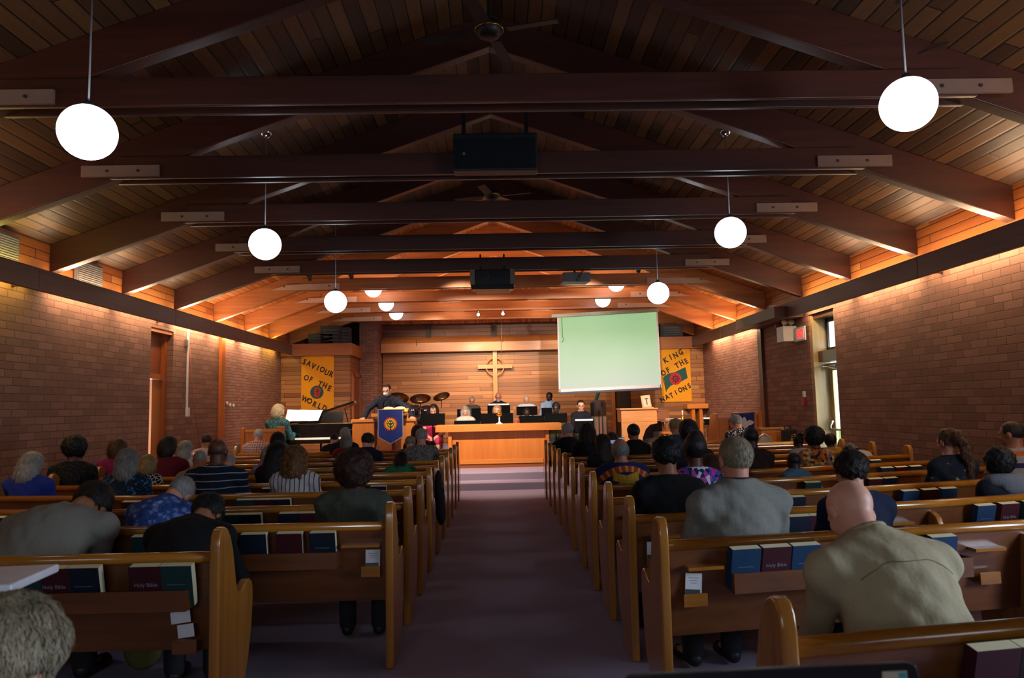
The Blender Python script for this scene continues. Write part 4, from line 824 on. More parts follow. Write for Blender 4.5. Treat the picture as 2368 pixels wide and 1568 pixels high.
# oak screen in front of the pianist
pw = thing('oak_screen', 'light oak panel with end posts standing before the piano bench', 'panel', (at(608, 990, 13.9).x, 13.85, 0.13))
b = MB(); b.bb(-.33, .33, -.015, .015, 0, 1.03); b.build('panel', M_oakz, pw)
for s, h in ((-.34, 1.08), (.35, 1.10)):
    b = MB(); b.bb(s-.04 if s < 0 else s-.06, s+.03 if s < 0 else s+.06, -.05, .05, 0, h); b.build('post', M_oakz, pw, bevel=.01)
b = MB(); b.bb(-.34, .34, -.03, .03, 1.0, 1.05); b.build('top_rail', M_oak, pw)
# coat on the wall by the screen
ct = MB(); q = at(549, 1010, 14.0); ct.ell((0, 0, 0), (.12, .1, .28), 14); ct.ell((.03, .02, .12), (.10, .09, .17), 12); o = ct.build('grey_coat', fabric('coat_grey', '#3a4450'), None, True, loc=(q.x, 14.1, .62)); tag(o, 'grey-blue coat draped beside the oak panel by the left wall', 'coat')
ck = thing('chair', 'chair under the grey coat by the left wall', 'chair', (q.x, 14.12, PZ)); b = MB(); b.bb(-.13, .13, -.12, .12, .12, .15); b.build('seat', M_blk, ck)
for x in (-.11, .11):
    for y in (-.1, .1):
        b = MB(); b.bb(x-.012, x+.012, y-.012, y+.012, 0, .12); b.build('leg', M_blk, ck)
# ---- drum kit
dk = thing('drum_kit', 'black and chrome drum kit with cymbals behind the pulpit', 'drum kit', (at(985, 950, 17.3).x, 17.3, PZ)); X0 = dk.location.x
M_drum = plain('drum_shell', '#0d0f14', .15, coat=.6); M_head = plain('drum_head', '#2b2624', .4); M_cym = plain('cymbal_bronze', '#6b5034', .3, .9); M_hoop = M_chrome
def drum(px, py, Y, r, h, tilt, nm):
    p = at(px, py, Y); R = Matrix.Rotation(tilt, 3, 'X'); c = (p.x-X0, Y-17.3, p.z-PZ)
    b = MB(); b.lathe([(r, -h/2), (r, h/2)], c, 24, R); o = b.build(nm, M_drum, dk, True)
    b = MB(); b.lathe([(.001, h/2-.004), (r-.004, h/2-.004), (r-.004, h/2+.001), (.001, h/2+.001)], c, 24, R); b.build('drum_head', M_head, o)
    for z in (-h/2, h/2):
        b = MB(); pts = [Vector(c)+R @ Vector((r*1.03*math.cos(a*math.pi/12), r*1.03*math.sin(a*math.pi/12), z)) for a in range(25)]; b.tube(pts, .008, 6, False); b.build('hoop', M_hoop, o, True)
    for a in range(0, 8):
        b = MB(); aa = a*math.pi/4+.3; b.tube([Vector(c)+R @ Vector((r*1.05*math.cos(aa), r*1.05*math.sin(aa), z)) for z in (-h*.42, h*.42)], .006, 6); b.build('lug', M_hoop, o)
drum(955, 950, 17.2, .15, .19, .35, 'tom_drum'); drum(985, 950, 17.2, .13, .17, .35, 'tom_drum'); drum(958, 972, 17.0, .17, .16, .25, 'snare_drum'); drum(925, 976, 17.6, .20, .3, .1, 'floor_tom'); drum(970, 985, 17.5, .26, .38, math.pi/2, 'bass_drum')
def cymbal(px, py, Y, r, tx, ty):
    p = at(px, py, Y); c = Vector((p.x-X0, Y-17.3, p.z-PZ)); R = Matrix.Rotation(ty, 3, 'Y') @ Matrix.Rotation(tx, 3, 'X')
    b = MB(); b.lathe([(r, 0), (r*.3, .015), (r*.22, .02), (r*.14, .04), (.001, .045), (.001, .040), (r*.14, .034), (r*.22, .015), (r, -.003)], c, 28, R); o = b.build('cymbal', M_cym, dk, True)
    b = MB(); f = Vector((c.x*.95, c.y, .35)); b.tube([c, f], .011, 8)
    b.build('cymbal_stand', M_hoop, dk, True)
    for k in range(3):
        a = 2*math.pi*k/3+.4; b = MB(); b.tube([f, f+Vector((.25*math.cos(a), .25*math.sin(a), -.34))], .01, 6); b.build('stand_leg', M_hoop, dk)
cymbal(972, 922, 17.0, .24, .5, 0); cymbal(1021, 917, 17.3, .2, .5, -.25); cymbal(922, 920, 17.4, .24, .55, .2); cymbal(930, 938, 17.6, .26, .4, .3)
# ---- choir riser, chairs, music stands
rs = thing('choir_riser', 'low carpeted riser under the back choir row', 'riser', (.3, 18.9, PZ)); b = MB(); b.bb(-1.9, 1.9, -.45, .55, 0, .32); b.build('platform', M_carpet, rs, bevel=.01)
M_stand = plain('stand_black', '#030304', .8, spec=.08)
def mstand(px0, px1, py0, py1, Y, label, music=0, angle=.3, base=PZ):
    a, c = at(px0, py0, Y), at(px1, py1, Y); xm = (a.x+c.x)/2; w = c.x-a.x; h = a.z-c.z; zc = (a.z+c.z)/2
    t = thing('music_stand', label, 'music stand', (xm, Y, base), 0, 'music stands'); R = Matrix.Rotation(-angle, 3, 'X')
    b = MB(); b.box((0, 0, zc-base), (w, .012, h), R); b.build('desk', M_stand, t, bevel=.004)
    b = MB(); b.box(Vector((0, .03, zc-base))+R @ Vector((0, 0, -h/2)), (w, .05, .01), R); b.build('lip', M_stand, t)
    b = MB(); b.tube([(0, .015, zc-base-h*.1), (0, .02, .12)], .012, 8); b.build('pole', M_stand, t, True)
    for k in range(3):
        q = 2*math.pi*k/3+.5; b = MB(); b.tube([(0, .02, .14), (.24*math.cos(q), .02+.24*math.sin(q), .01)], .009, 6); b.build('leg', M_stand, t)
    if music:
        m = thing('sheet_music', label.replace('music stand', 'sheet music on the stand').replace('black ', 'white ', 1), 'sheet music', (xm, Y+.02, zc)); b = MB()
        b.box(R @ Vector((0, .012, .04)), (w*.9, .004, h), R); b.build('sheet', M_score, m)
    return t
mstand(972, 1029, 957, 983, 15.9, 'black music stand in front of the woman in pink', 0, .15)
mstand(1090, 1112, 944, 973, 17.7, 'black music stand of the grey-haired singer, back row left'); mstand(1057, 1072, 946, 972, 17.65, 'narrow black music stand at the left end of the choir')
mstand(1127, 1180, 937, 957, 17.7, 'black music stand before the bald bearded singer', 1); mstand(1111, 1187, 956, 979, 16.6, 'widest black music stand, behind the chalice')
mstand(1194, 1243, 940, 959, 17.7, 'black music stand before the white-haired singer'); mstand(1201, 1258, 962, 977, 16.6, 'curved black music stand before the child in red')
mstand(1252, 1277, 943, 960, 17.7, 'black music stand before the singer in light blue'); mstand(1259, 1312, 956, 977, 16.5, 'black music stand before the singer in yellow'); mstand(1050, 1110, 973, 981, 16.6, 'low black music stand before the long-haired singer')
mstand(1329, 1375, 973, 1000, 16.3, 'black music stand with white papers at the right choir end', 1)
def chair(x, y, base, label, seat='#14161c', rz=math.pi, sc_=1.0):
    t = thing('chair', label, 'chair', (x, y, base), rz, 'choir chairs'); m = plain('chair_black', seat, .5)
    b = MB(); b.bb(-.21, .21, -.02, .42, .41, .45); b.build('seat', m, t, bevel=.015)
    b = MB(); b.bb(-.2, .2, -.05, -.02, .52, .82); b.build('backrest', m, t, bevel=.012)
    for s in (-.19, .19):
        b = MB(); b.tube([(s, .38, .41), (s, .38, 0)], .011, 6); b.build('leg', M_chrome, t, True)
        b = MB(); b.tube([(s, -.035, .82), (s, -.035, .4), (s, -.06, 0)], .011, 6); b.build('leg', M_chrome, t, True)
    return t
# ---- organ console and stool, shelf, stall, cabinet on the right
M_org = wood('organ_oak', '#b8743a', '#d6955a', 'X', .4, .2, .6); M_orgd = wood('organ_side', '#6e3d20', '#8a5230', 'X', .4, .2, .6)
og = thing('organ_console', 'light oak organ console with an arched opening, below the screen', 'organ', (0, 15.6, PZ)); g = lambda px, py, Y=15.6: at(px, py, Y)
a, c = g(1436, 945), g(1520, 975); b = MB(); b.bb(a.x, c.x, 0, .5, c.z-PZ, a.z-PZ-.03); b.build('upper_case', M_org, og, bevel=.006)
b = MB(); b.bb(a.x-.02, c.x+.02, -.03, .55, a.z-PZ-.03, a.z-PZ); b.build('lid', M_org, og, bevel=.005)
xl, xr, zt = a.x, c.x, c.z-PZ; xa = g(1482, 975).x; pts = [(xl, 0), (xa, 0), (xa, zt*.35), (xa+.03, zt*.62), (xa+.10, zt*.82), (xa+.2, zt*.93), (xr, zt*.96), (xr, zt), (xl, zt)]
b = MB(); b.prism(pts, 1, .0, .05); b.build('arched_front', M_org, og)
b = MB(); b.bb(xr+.0, xr+.28, .05, .55, c.z-PZ+.03, a.z-PZ-.05); b.build('side_case', M_orgd, og, bevel=.006)
b = MB(); b.bb(xa, xr+.2, .35, .5, 0, zt); b.build('pedal_case', plain('organ_dark', '#2a1c14', .5), og)
pf = thing('picture_stand', 'small framed print with a dark emblem on the organ top', 'picture', (g(1500, 940).x, 15.75, a.z)); R = Matrix.Rotation(-.22, 3, 'X') @ Matrix.Rotation(-.1, 3, 'Y')
b = MB(); b.box(R @ Vector((0, 0, .14)), (.2, .02, .28), R); b.build('frame', plain('frame_tan', '#b48a64', .5), pf, bevel=.004)
b = MB(); b.box(R @ Vector((.01, -.012, .14)), (.15, .002, .22), R); pp = b.build('print', plain('print_paper', '#c9a888', .6), pf)
b = MB(); b.box(R @ Vector((.01, -.0145, .14)), (.02, .002, .14), R); b.box(R @ Vector((.01, -.0146, .2)), (.08, .002, .02), R); b.build('emblem', M_ltr, pp)
b = MB(); b.bb(-.11, .13, -.05, .06, 0, .02); b.build('ledge', M_org, pf)
# teal pole and tall brown cabinet
p = g(1390, 900, 19.2); q = g(1378, 926, 19.2); tp = MB(); tp.tube([(p.x-.0, 0, p.z-PZ+.1), (q.x, 0, q.z-PZ), (q.x-.4, 0, 0)], .045, 10); o = tp.build('rolled_banner', fabric('teal_cloth', '#1c5a5e'), None, True, loc=(0, 19.2, PZ)); tag(o, 'teal rolled banner leaning under the screen, in shadow', 'banner')
a, c = g(1366, 925, 18.9), g(1403, 1000, 18.9); cb = thing('harp_case', 'tall brown round-cornered case behind the last singer', 'case', ((a.x+c.x)/2, 18.9, PZ)); w = (c.x-a.x)/2; h = a.z-PZ
b = MB(); b.prism([(-w, 0), (w, 0), (w, h-.12), (w-.03, h-.03), (w-.12, h), (-w+.1, h), (-w, h-.08)], 1, -.05, .15); b.build('body', wood('case_brown', '#4a2c1c', '#6d4630', 'Z', .5), cb, bevel=.01)
b = MB(); b.bb(-w-.02, -w+.06, -.08, -.05, 0, h*.95); b.build('dark_strap', M_blk, cb)
b = MB(); b.bb(-.015, .015, -.06, -.05, .05, h*.8); b.build('zip', M_blk, cb)
for k, (px, py0, py1) in enumerate(((1392, 930, 1000), (1403, 968, 1000))):
    a = g(px, py0, 18.2); t = thing('microphone_stand', ['black boom stand before the brown case', 'short black stand at the right of the brown case'][k], 'stand', (a.x, 18.2, PZ)); b = MB(); b.tube([(0, 0, .0), (0, 0, a.z-PZ)], .014, 8); b.build('pole', M_blk, t)
    b = MB(); b.lathe([(.001, 0), (.13, 0), (.13, .02), (.02, .035), (.001, .035)], (0, 0, 0), 16); b.build('base', M_blk, t)
# shelf on brackets
sh = thing('wall_shelf', 'oak shelf with bracket below the right gold banner', 'shelf', (0, BW, 0)); a, c = at(1588, 934, BW-.3), at(1650, 944, BW-.3)
b = MB(); b.bb(a.x, min(c.x, XR-.02), -.35, -.0, c.z, a.z); b.build('board', M_oak, sh, bevel=.004)
b = MB(); b.bb(a.x+.12, a.x+.2, -.3, 0, PZ, c.z); b.build('post', M_oakz, sh); b = MB(); b.bb(XR-.24, XR-.16, -.3, 0, PZ, c.z); b.build('post', M_oakz, sh)
# organ stool
st = thing('stool', 'small oak stool beside the organ', 'stool', (g(1544, 985, 15.0).x, 15.0, PZ)); b = MB(); b.bb(-.13, .2, -.13, .13, .62, .66); b.build('seat', M_oak, st, bevel=.005)
for x, y in ((-.09, -.1), (.16, -.1), (-.09, .1), (.16, .1)):
    b = MB(); b.tube([(x, y, .62), (x*1.25, y*1.2, 0)], .018, 8); b.build('leg', M_oakz, st, True)
# objects piled behind the blond head: papers and a brass bell
a = g(1556, 968, 15.2); tb = thing('side_table', 'small table with papers and a bell behind the blond head', 'table', (a.x+.12, 15.25, PZ)); ht = at(1556, 972, 15.25).z-PZ; b = MB(); b.bb(-.32, .3, -.2, .2, ht-.03, ht); b.build('table_top', M_orgd, tb)
for x in (-.28, .26):
    for y in (-.16, .16):
        b = MB(); b.bb(x-.02, x+.02, y-.02, y+.02, 0, ht-.03); b.build('leg', M_orgd, tb)
o = MB(); 
for k in range(4): o.box((.01*k, 0, .006+.01*k), (.26, .2, .008), Matrix.Rotation(.1*k, 3, 'Z') @ Matrix.Rotation(.03*(k-2), 3, 'Y'))
o = o.build('paper_pile', M_pw, loc=(a.x+.0, 15.25, PZ+ht)); tag(o, 'loose white papers on the small table right of the organ', 'papers')
bl = thing('hand_bell', 'brass hand bell on the small table', 'bell', (at(1590, 970, 15.2).x-.1, 15.2, PZ+ht)); b = MB(); b.lathe([(.055, 0), (.05, .02), (.035, .05), (.025, .08), (.001, .095)], (0, 0, 0), 18); b.build('cup', plain('gold', '#d9a43a', .25, 1), bl, True); b = MB(); b.tube([(0, 0, .09), (0, 0, .17)], .012, 8); b.ell((0, 0, .18), (.02, .02, .02), 10); b.build('handle', plain('white_ceramic', '#efeae4', .25), bl, True)
# lectern stall with the dove cloth
ls = thing('choir_stall', 'oak stall with curved side on the right of the chancel', 'stall', (0, 13.95, .13)); gg = lambda px, py: at(px, py, 13.95)
a, c = gg(1655, 955), gg(1762, 1018); zb = 0; zt = a.z-.13; xl = a.x; xr = gg(1758, 950).x; x1 = gg(1698, 950).x
b = MB(); b.prism([(13.95-13.95+0.0, 0), (.9, 0), (.9, .45), (.75, .48), (.6, .58), (.4, zt-.04), (.2, zt), (0, zt-.02)], 0, xl, xl+.05); b.build('curved_side', M_oakz, ls, bevel=.008)
b = MB(); b.bb(xl+.05, x1, .02, .06, 0, zt-.1); b.build('side_panel', M_oakz, ls)
b = MB(); b.bb(x1-.02, x1+.06, -.04, .06, 0, zt); b.build('post', M_oakz, ls, bevel=.008)
b = MB(); b.bb(xr-.06, xr+.02, -.04, .06, 0, zt+.02); b.build('post', M_oakz, ls, bevel=.008)
b = MB(); b.bb(x1+.06, xr-.06, 0, .03, 0, zt-.06); b.build('front_panel', M_oakz, ls); b = MB(); b.bb(x1-.02, xr+.02, -.02, .05, zt-.07, zt-.03); b.build('top_rail', M_oak, ls)
b = MB(); b.bb(xl-.25, x1-.06, -.02, .02, .18, .24); b.build('kneeler_rail', M_dkbrown, ls)
db = thing('dove_banner', 'blue cloth with a white dove hung on the oak stall', 'banner', (0, 13.88, 0)); P = lambda x, y: (at(x, y, 13.88).x, at(x, y, 13.88).z)
b = MB(); flat(b, [P(1690, 1000), P(1745, 998), P(1744, 955), P(1691, 958)], -.004, .0); b.build('cloth', M_blue, db)
b = MB(); flat(b, [P(1716, 972), P(1718, 966), P(1722, 964), P(1725, 969), P(1727, 974), P(1733, 971), P(1740, 973), P(1744, 977), P(1738, 982), P(1731, 984), P(1727, 989), P(1721, 991), P(1717, 986), P(1711, 985), P(1714, 978)], -.007, -.004); b.build('dove', plain('felt_white', '#d8d6dc', .8), db)
b = MB(); x_, z_ = P(1689, 956); x2_, z2_ = P(1746, 954); b.tube([(x_, 0, z_), (x2_, 0, z2_)], .008, 6); b.build('rod', M_blk, db)
# black music stand with a folder to the left of the stall
mstand(1628, 1653, 968, 981, 14.9, 'black stand with an open folder left of the oak stall', 1, .6)
# low cabinet with a bag, harp-like white arc
lc = thing('low_cabinet', 'low oak cabinet beyond the stall by the right wall', 'cabinet', (0, 13.25, 0)); a, c = at(1760, 990, 13.25), at(1806, 1010, 13.25); c.x = min(c.x, XR-.13); h = a.z; b = MB(); b.bb(a.x, c.x+.1, 0, .22, 0, h-.03); b.build('body', M_org, lc, bevel=.004)
b = MB(); b.bb(a.x-.02, c.x+.12, -.02, .24, h-.03, h); b.build('top', M_org, lc, bevel=.004)
b = MB(); b.bb(a.x+.05, c.x+.02, -.012, .0, .05, h-.08); b.build('door', M_oakz, lc, bevel=.003)
bg_ = thing('black_bag', 'black bag standing by the low cabinet under the right wall', 'bag', (at(1822, 1008, 12.95).x, 12.95, 0)); z_ = at(1815, 992, 12.95).z; b = MB(); b.bb(-.1, .12, -.08, .08, 0, z_); b.build('body', plain('bag_black', '#0d0f12', .6), bg_, bevel=.03); b = MB(); b.tube([(-.05, 0, z_), (-.04, 0, z_+.06), (.05, 0, z_+.06), (.06, 0, z_)], .009, 6); b.build('handle', M_blk, bg_, True)
wa = thing('folding_chair', 'folding chair with a curved white metal back, right front', 'chair', (at(1768, 1020, 12.95).x, 12.95, 0)); zt = at(1768, 1003, 12.95).z
b = MB(); b.tube([(-.16, 0, 0), (-.16, 0, zt-.2), (-.12, 0, zt-.07), (0, 0, zt), (.1, 0, zt-.07), (.14, 0, zt-.2), (.16, 0, 0)], .014, 8); b.build('back_frame', plain('white_metal', '#dcdde2', .25, .6), wa, True)
b = MB(); b.ell((0, 0, zt-.18), (.12, .015, .13), 16); b.build('back_pad', plain('pad_grey', '#8e8f98', .5), wa, True); b = MB(); b.bb(-.16, .16, 0, .35, .43, .46); b.build('seat', plain('pad_grey', '#8e8f98', .5), wa)
for s in (-.15, .15):
    b = MB(); b.tube([(s, .33, .43), (s, .36, 0)], .012, 6); b.build('leg', plain('white_metal', '#dcdde2', .25, .6), wa, True)
# ---- things on the brick walls
def wl(px, py):   # point on the left wall plane
    d = RM @ Vector((px-W_/2, -(py-H_/2), -F_)); t = XL/d.x; return Vector((XL, d.y*t, CAMZ+d.z*t))
def wr(px, py):
    d = RM @ Vector((px-W_/2, -(py-H_/2), -F_)); t = XR/d.x; return Vector((XR, d.y*t, CAMZ+d.z*t))
p, q = wl(434, 762), wl(435, 950); M_wp = plain('white_plastic', '#d8d6d0', .4); t = thing('conduit', 'white vertical conduit with a switch box on the left brick wall', 'conduit', (XL, p.y, 0))
b = MB(); b.bb(0, .025, -.018, .018, q.z, p.z); b.build('pipe', M_wp, t); b = MB(); b.bb(0, .05, -.04, .04, q.z-.1, q.z+.05); b.build('switch_box', M_wp, t, bevel=.006)
p = wl(429, 793); o = MB().bb(0, .04, -.03, .03, -.06, .06).build('door_chime', plain('grey_metal', '#777a80', .4, .7), loc=tuple(p), bevel=.005); tag(o, 'small grey box high on the left wall beside the conduit', 'box')
for k, (px, py) in enumerate(((524, 934), (531, 938), (539, 939))):
    p = wl(px, py); o = MB().lathe([(.001, 0), (.045, 0), (.045, .02), (.001, .03)], (0, 0, 0), 16, Matrix.Rotation(math.pi/2, 3, 'Y')).build('dimmer_dial', plain('dial_grey', '#b4a8a0', .4), None, True, loc=tuple(p)); tag(o, ['grey dial on the left wall, nearest of three to the oak post', 'grey dial on the left wall, middle of three', 'grey dial on the left wall, farthest of three from the oak post'][k], 'dial')
p0, p1 = wl(436, 800), wl(461, 1040); pts = [(.02, 0, 0), (.025, (p1.y-p0.y)*.3, (p1.z-p0.z)*.5), (.02, p1.y-p0.y, p1.z-p0.z)]; o = MB().tube(pts, .005, 6).build('red_cable', plain('cable_red', '#b04436', .5), None, True, loc=tuple(p0)); tag(o, 'thin red cable slanting down the left brick wall', 'cable')
# exit sign / emergency light
e0 = wr(1846, 775); t = thing('exit_sign', 'white emergency light box with a red EXIT sign on the right wall', 'sign', (XR, 12.9, 0)); zc = e0.z
b = MB(); b.bb(-.24, 0, -.28, .02, zc-.10, zc+.17); b.build('box', M_wp, t, bevel=.01)
yy = -.5; b = MB(); b.bb(-.06, -.04, -.75, -.30, zc-.12, zc+.12); pl = b.build('sign_panel', M_wp, t, bevel=.004)
b = MB(); b.bb(-.067, -.06, -.71, -.42, zc-.09, zc+.09); b.build('lit_panel', plain('sign_rose', '#d8a8a0', .4, emit='#ffb0a0', es=.25), pl)
o = letters('EXIT', .17, plain('exit_red', '#d81818', .4, emit='#ff2020', es=1.2), pl, (-.069, -.565, zc), (math.pi/2, 0, -math.pi/2), .006, 'lettering', .68)
for s in (-.18, -.06):
    b = MB(); b.lathe([(.001, -.04), (.03, -.04), (.055, .02), (.05, .03), (.001, .03)], (s, -.2, zc+.24), 16, Matrix.Rotation(1.2, 3, 'X')); l_ = b.build('lamp_head', plain('lamp_cream', '#e0cfa4', .3), t, True); 
    b = MB(); b.tube([(s, -.18, zc+.16), (s, -.18, zc+.22)], .012); b.build('lamp_neck', M_wp, t)
p = wr(1812, 748); o = MB().lathe([(.001, 0), (.09, 0), (.09, .05), (.04, .08), (.001, .085)], (0, 0, 0), 20, Matrix.Rotation(-math.pi/2, 3, 'Y')).build('fire_alarm_bell', plain('alarm_red', '#8a1c1c', .3), None, True, loc=(XR, p.y+.2, p.z)); tag(o, 'round red alarm bell left of the emergency light', 'alarm bell')
p = wr(1862, 921); t = thing('fire_alarm_pull', 'red pull station with a white plate by the exit door', 'alarm', (XR, p.y, p.z)); b = MB(); b.bb(-.05, 0, -.045, .045, -.12, .0); b.build('body', plain('alarm_red', '#8a1c1c', .3), t, bevel=.005); b = MB(); b.bb(-.03, 0, -.035, .035, .02, .12); b.build('plate', M_wp, t, bevel=.003)
# slack wire high on the right
a, c = at(2368, 30, 5.2), at(2085, 140, 5.45); c2_ = at(1800, 255, 6.9); o = MB().tube([a+Vector((.4, -.1, .1)), a, c, c2_], .006, 6).build('ceiling_cable', M_blk, None, True); tag(o, 'thin dark cable strung under the rafters at upper right', 'cable')
# ================================================================ people: implicit bodies turned into one continuous mesh each
A = lambda *p: np.array(p, float)
def surfnet(F, org, h):
    s = F < 0; nx, ny, nz = F.shape
    acc = np.zeros((nx-1, ny-1, nz-1, 3)); cnt = np.zeros((nx-1, ny-1, nz-1))
    sl = lambda o, n: slice(o, o+n-1)
    for ax in range(3):
        o1, o2 = [(i) for i in range(3) if i != ax]
        for a in (0, 1):
            for c in (0, 1):
                st = [0, 0, 0]; st[o1] = a; st[o2] = c; en = list(st); en[ax] = 1
                f0 = F[sl(st[0], nx), sl(st[1], ny), sl(st[2], nz)]; f1 = F[sl(en[0], nx), sl(en[1], ny), sl(en[2], nz)]
                m = (f0 < 0) != (f1 < 0)
                if not m.any(): continue
                t = f0[m]/(f0[m]-f1[m]); p = np.zeros((t.size, 3)); p[:, 0] = st[0]; p[:, 1] = st[1]; p[:, 2] = st[2]; p[:, ax] += t
                acc[m] += p; cnt[m] += 1
    cell = cnt > 0; idx = -np.ones(cnt.shape, int); idx[cell] = np.arange(cell.sum())
    base = np.argwhere(cell); V = (base+acc[cell]/cnt[cell][:, None])*h+org
    Q = []
    for ax in range(3):
        o1, o2 = [(1, 2), (2, 0), (0, 1)][ax]
        a = [slice(None)]*3; b = [slice(None)]*3; a[ax] = slice(0, -1); b[ax] = slice(1, None)
        s0 = s[tuple(a)]; s1 = s[tuple(b)]; e = np.argwhere(s0 != s1); flip = s0[tuple(e.T)]
        ok = (e[:, o1] > 0) & (e[:, o2] > 0) & (e[:, o1] < F.shape[o1]-1) & (e[:, o2] < F.shape[o2]-1); e = e[ok]; flip = flip[ok]
        def g(d1, d2):
            q = e.copy(); q[:, o1] -= d1; q[:, o2] -= d2; return idx[tuple(q.T)]
        quad_ = np.stack([g(1, 1), g(0, 1), g(0, 0), g(1, 0)], 1); quad_[~flip] = quad_[~flip][:, ::-1]; Q.append(quad_)
    return V, np.concatenate(Q)
class SDF:
    def __init__(s): s.p = []
    def cone(s, a, b, r1, r2=None, k=.02): s.p.append(('c', A(*a), A(*b), r1, r1 if r2 is None else r2, k)); return s
    def ell(s, c, r, R=None, k=.02, sub=False): s.p.append(('s' if sub else 'e', A(*c), A(*r), np.eye(3) if R is None else np.array(R), None, k)); return s
    def mesh(s, h, post=None, noise=None):
        lo = np.full(3, 9.); hi = -lo
        for p in s.p:
            if p[0] == 'c': m = max(p[3], p[4]); lo = np.minimum(lo, np.minimum(p[1], p[2])-m); hi = np.maximum(hi, np.maximum(p[1], p[2])+m)
            elif p[0] == 'e': m = p[2].max(); lo = np.minimum(lo, p[1]-m); hi = np.maximum(hi, p[1]+m)
        lo -= .05; hi += .05; n = np.ceil((hi-lo)/h).astype(int)+1; F = np.full(n, .2)
        ax = [lo[i]+h*np.arange(n[i]) for i in range(3)]
        for p in s.p:
            k = p[5]; mg = k+3*h
            if p[0] == 'c': m = max(p[3], p[4])+mg; l = np.minimum(p[1], p[2])-m; u = np.maximum(p[1], p[2])+m
            else: m = p[2].max()+mg; l = p[1]-m; u = p[1]+m
            i0 = np.maximum(0, ((l-lo)/h).astype(int)); i1 = np.minimum(n, ((u-lo)/h).astype(int)+2)
            if (i1 <= i0).any(): continue
            S = tuple(slice(a, b) for a, b in zip(i0, i1))
            X, Y, Z = np.meshgrid(ax[0][S[0]], ax[1][S[1]], ax[2][S[2]], indexing='ij')
            if p[0] == 'c':
                ab = p[2]-p[1]; L = ab@ab+1e-9; px, py, pz = X-p[1][0], Y-p[1][1], Z-p[1][2]
                t = np.clip((px*ab[0]+py*ab[1]+pz*ab[2])/L, 0, 1)
                d = np.sqrt((px-t*ab[0])**2+(py-t*ab[1])**2+(pz-t*ab[2])**2)-(p[3]+(p[4]-p[3])*t)
            else:
                P = np.stack([X-p[1][0], Y-p[1][1], Z-p[1][2]], -1)@p[3]; q = P/p[2]; k0 = np.sqrt((q**2).sum(-1))+1e-9; k1 = np.sqrt(((q/p[2])**2).sum(-1))+1e-9; d = k0*(k0-1)/k1
            f = F[S]
            if p[0] == 's': hh = np.clip(.5-.5*(f+d)/k, 0, 1); F[S] = f*(1-hh)-d*hh+k*hh*(1-hh); continue
            hh = np.clip(.5+.5*(f-d)/k, 0, 1); F[S] = f*(1-hh)+d*hh-k*hh*(1-hh)
        if post or noise:
            X, Y, Z = np.meshgrid(*ax, indexing='ij')
            if noise:
                a, w = noise; F = F+a*(np.sin(X*w+1.3*np.sin(Z*w*.7))*np.sin(Y*w*1.1+2+np.sin(X*w*.6))*np.sin(Z*w*.9+1))
            if post: F = post(F, X, Y, Z)
        return surfnet(F, lo, h)
def mk(name, VQ, m, parent, smooth=True, world=None):
    V, Q = VQ; me = bpy.data.meshes.new(name); me.from_pydata(V.tolist(), [], Q.tolist()); me.materials.append(m)
    me.polygons.foreach_set('use_smooth', [smooth]*len(me.polygons)); me.update()
    o = bpy.data.objects.new(name, me); COL.objects.link(o)
    if parent is not None: o.parent = parent
    return o
def rotx(a): c, s = math.cos(a), math.sin(a); return np.array([[1, 0, 0], [0, c, -s], [0, s, c]])
def roty(a): c, s = math.cos(a), math.sin(a); return np.array([[c, 0, s], [0, 1, 0], [-s, 0, c]])
def rotz(a): c, s = math.cos(a), math.sin(a); return np.array([[c, -s, 0], [s, c, 0], [0, 0, 1]])
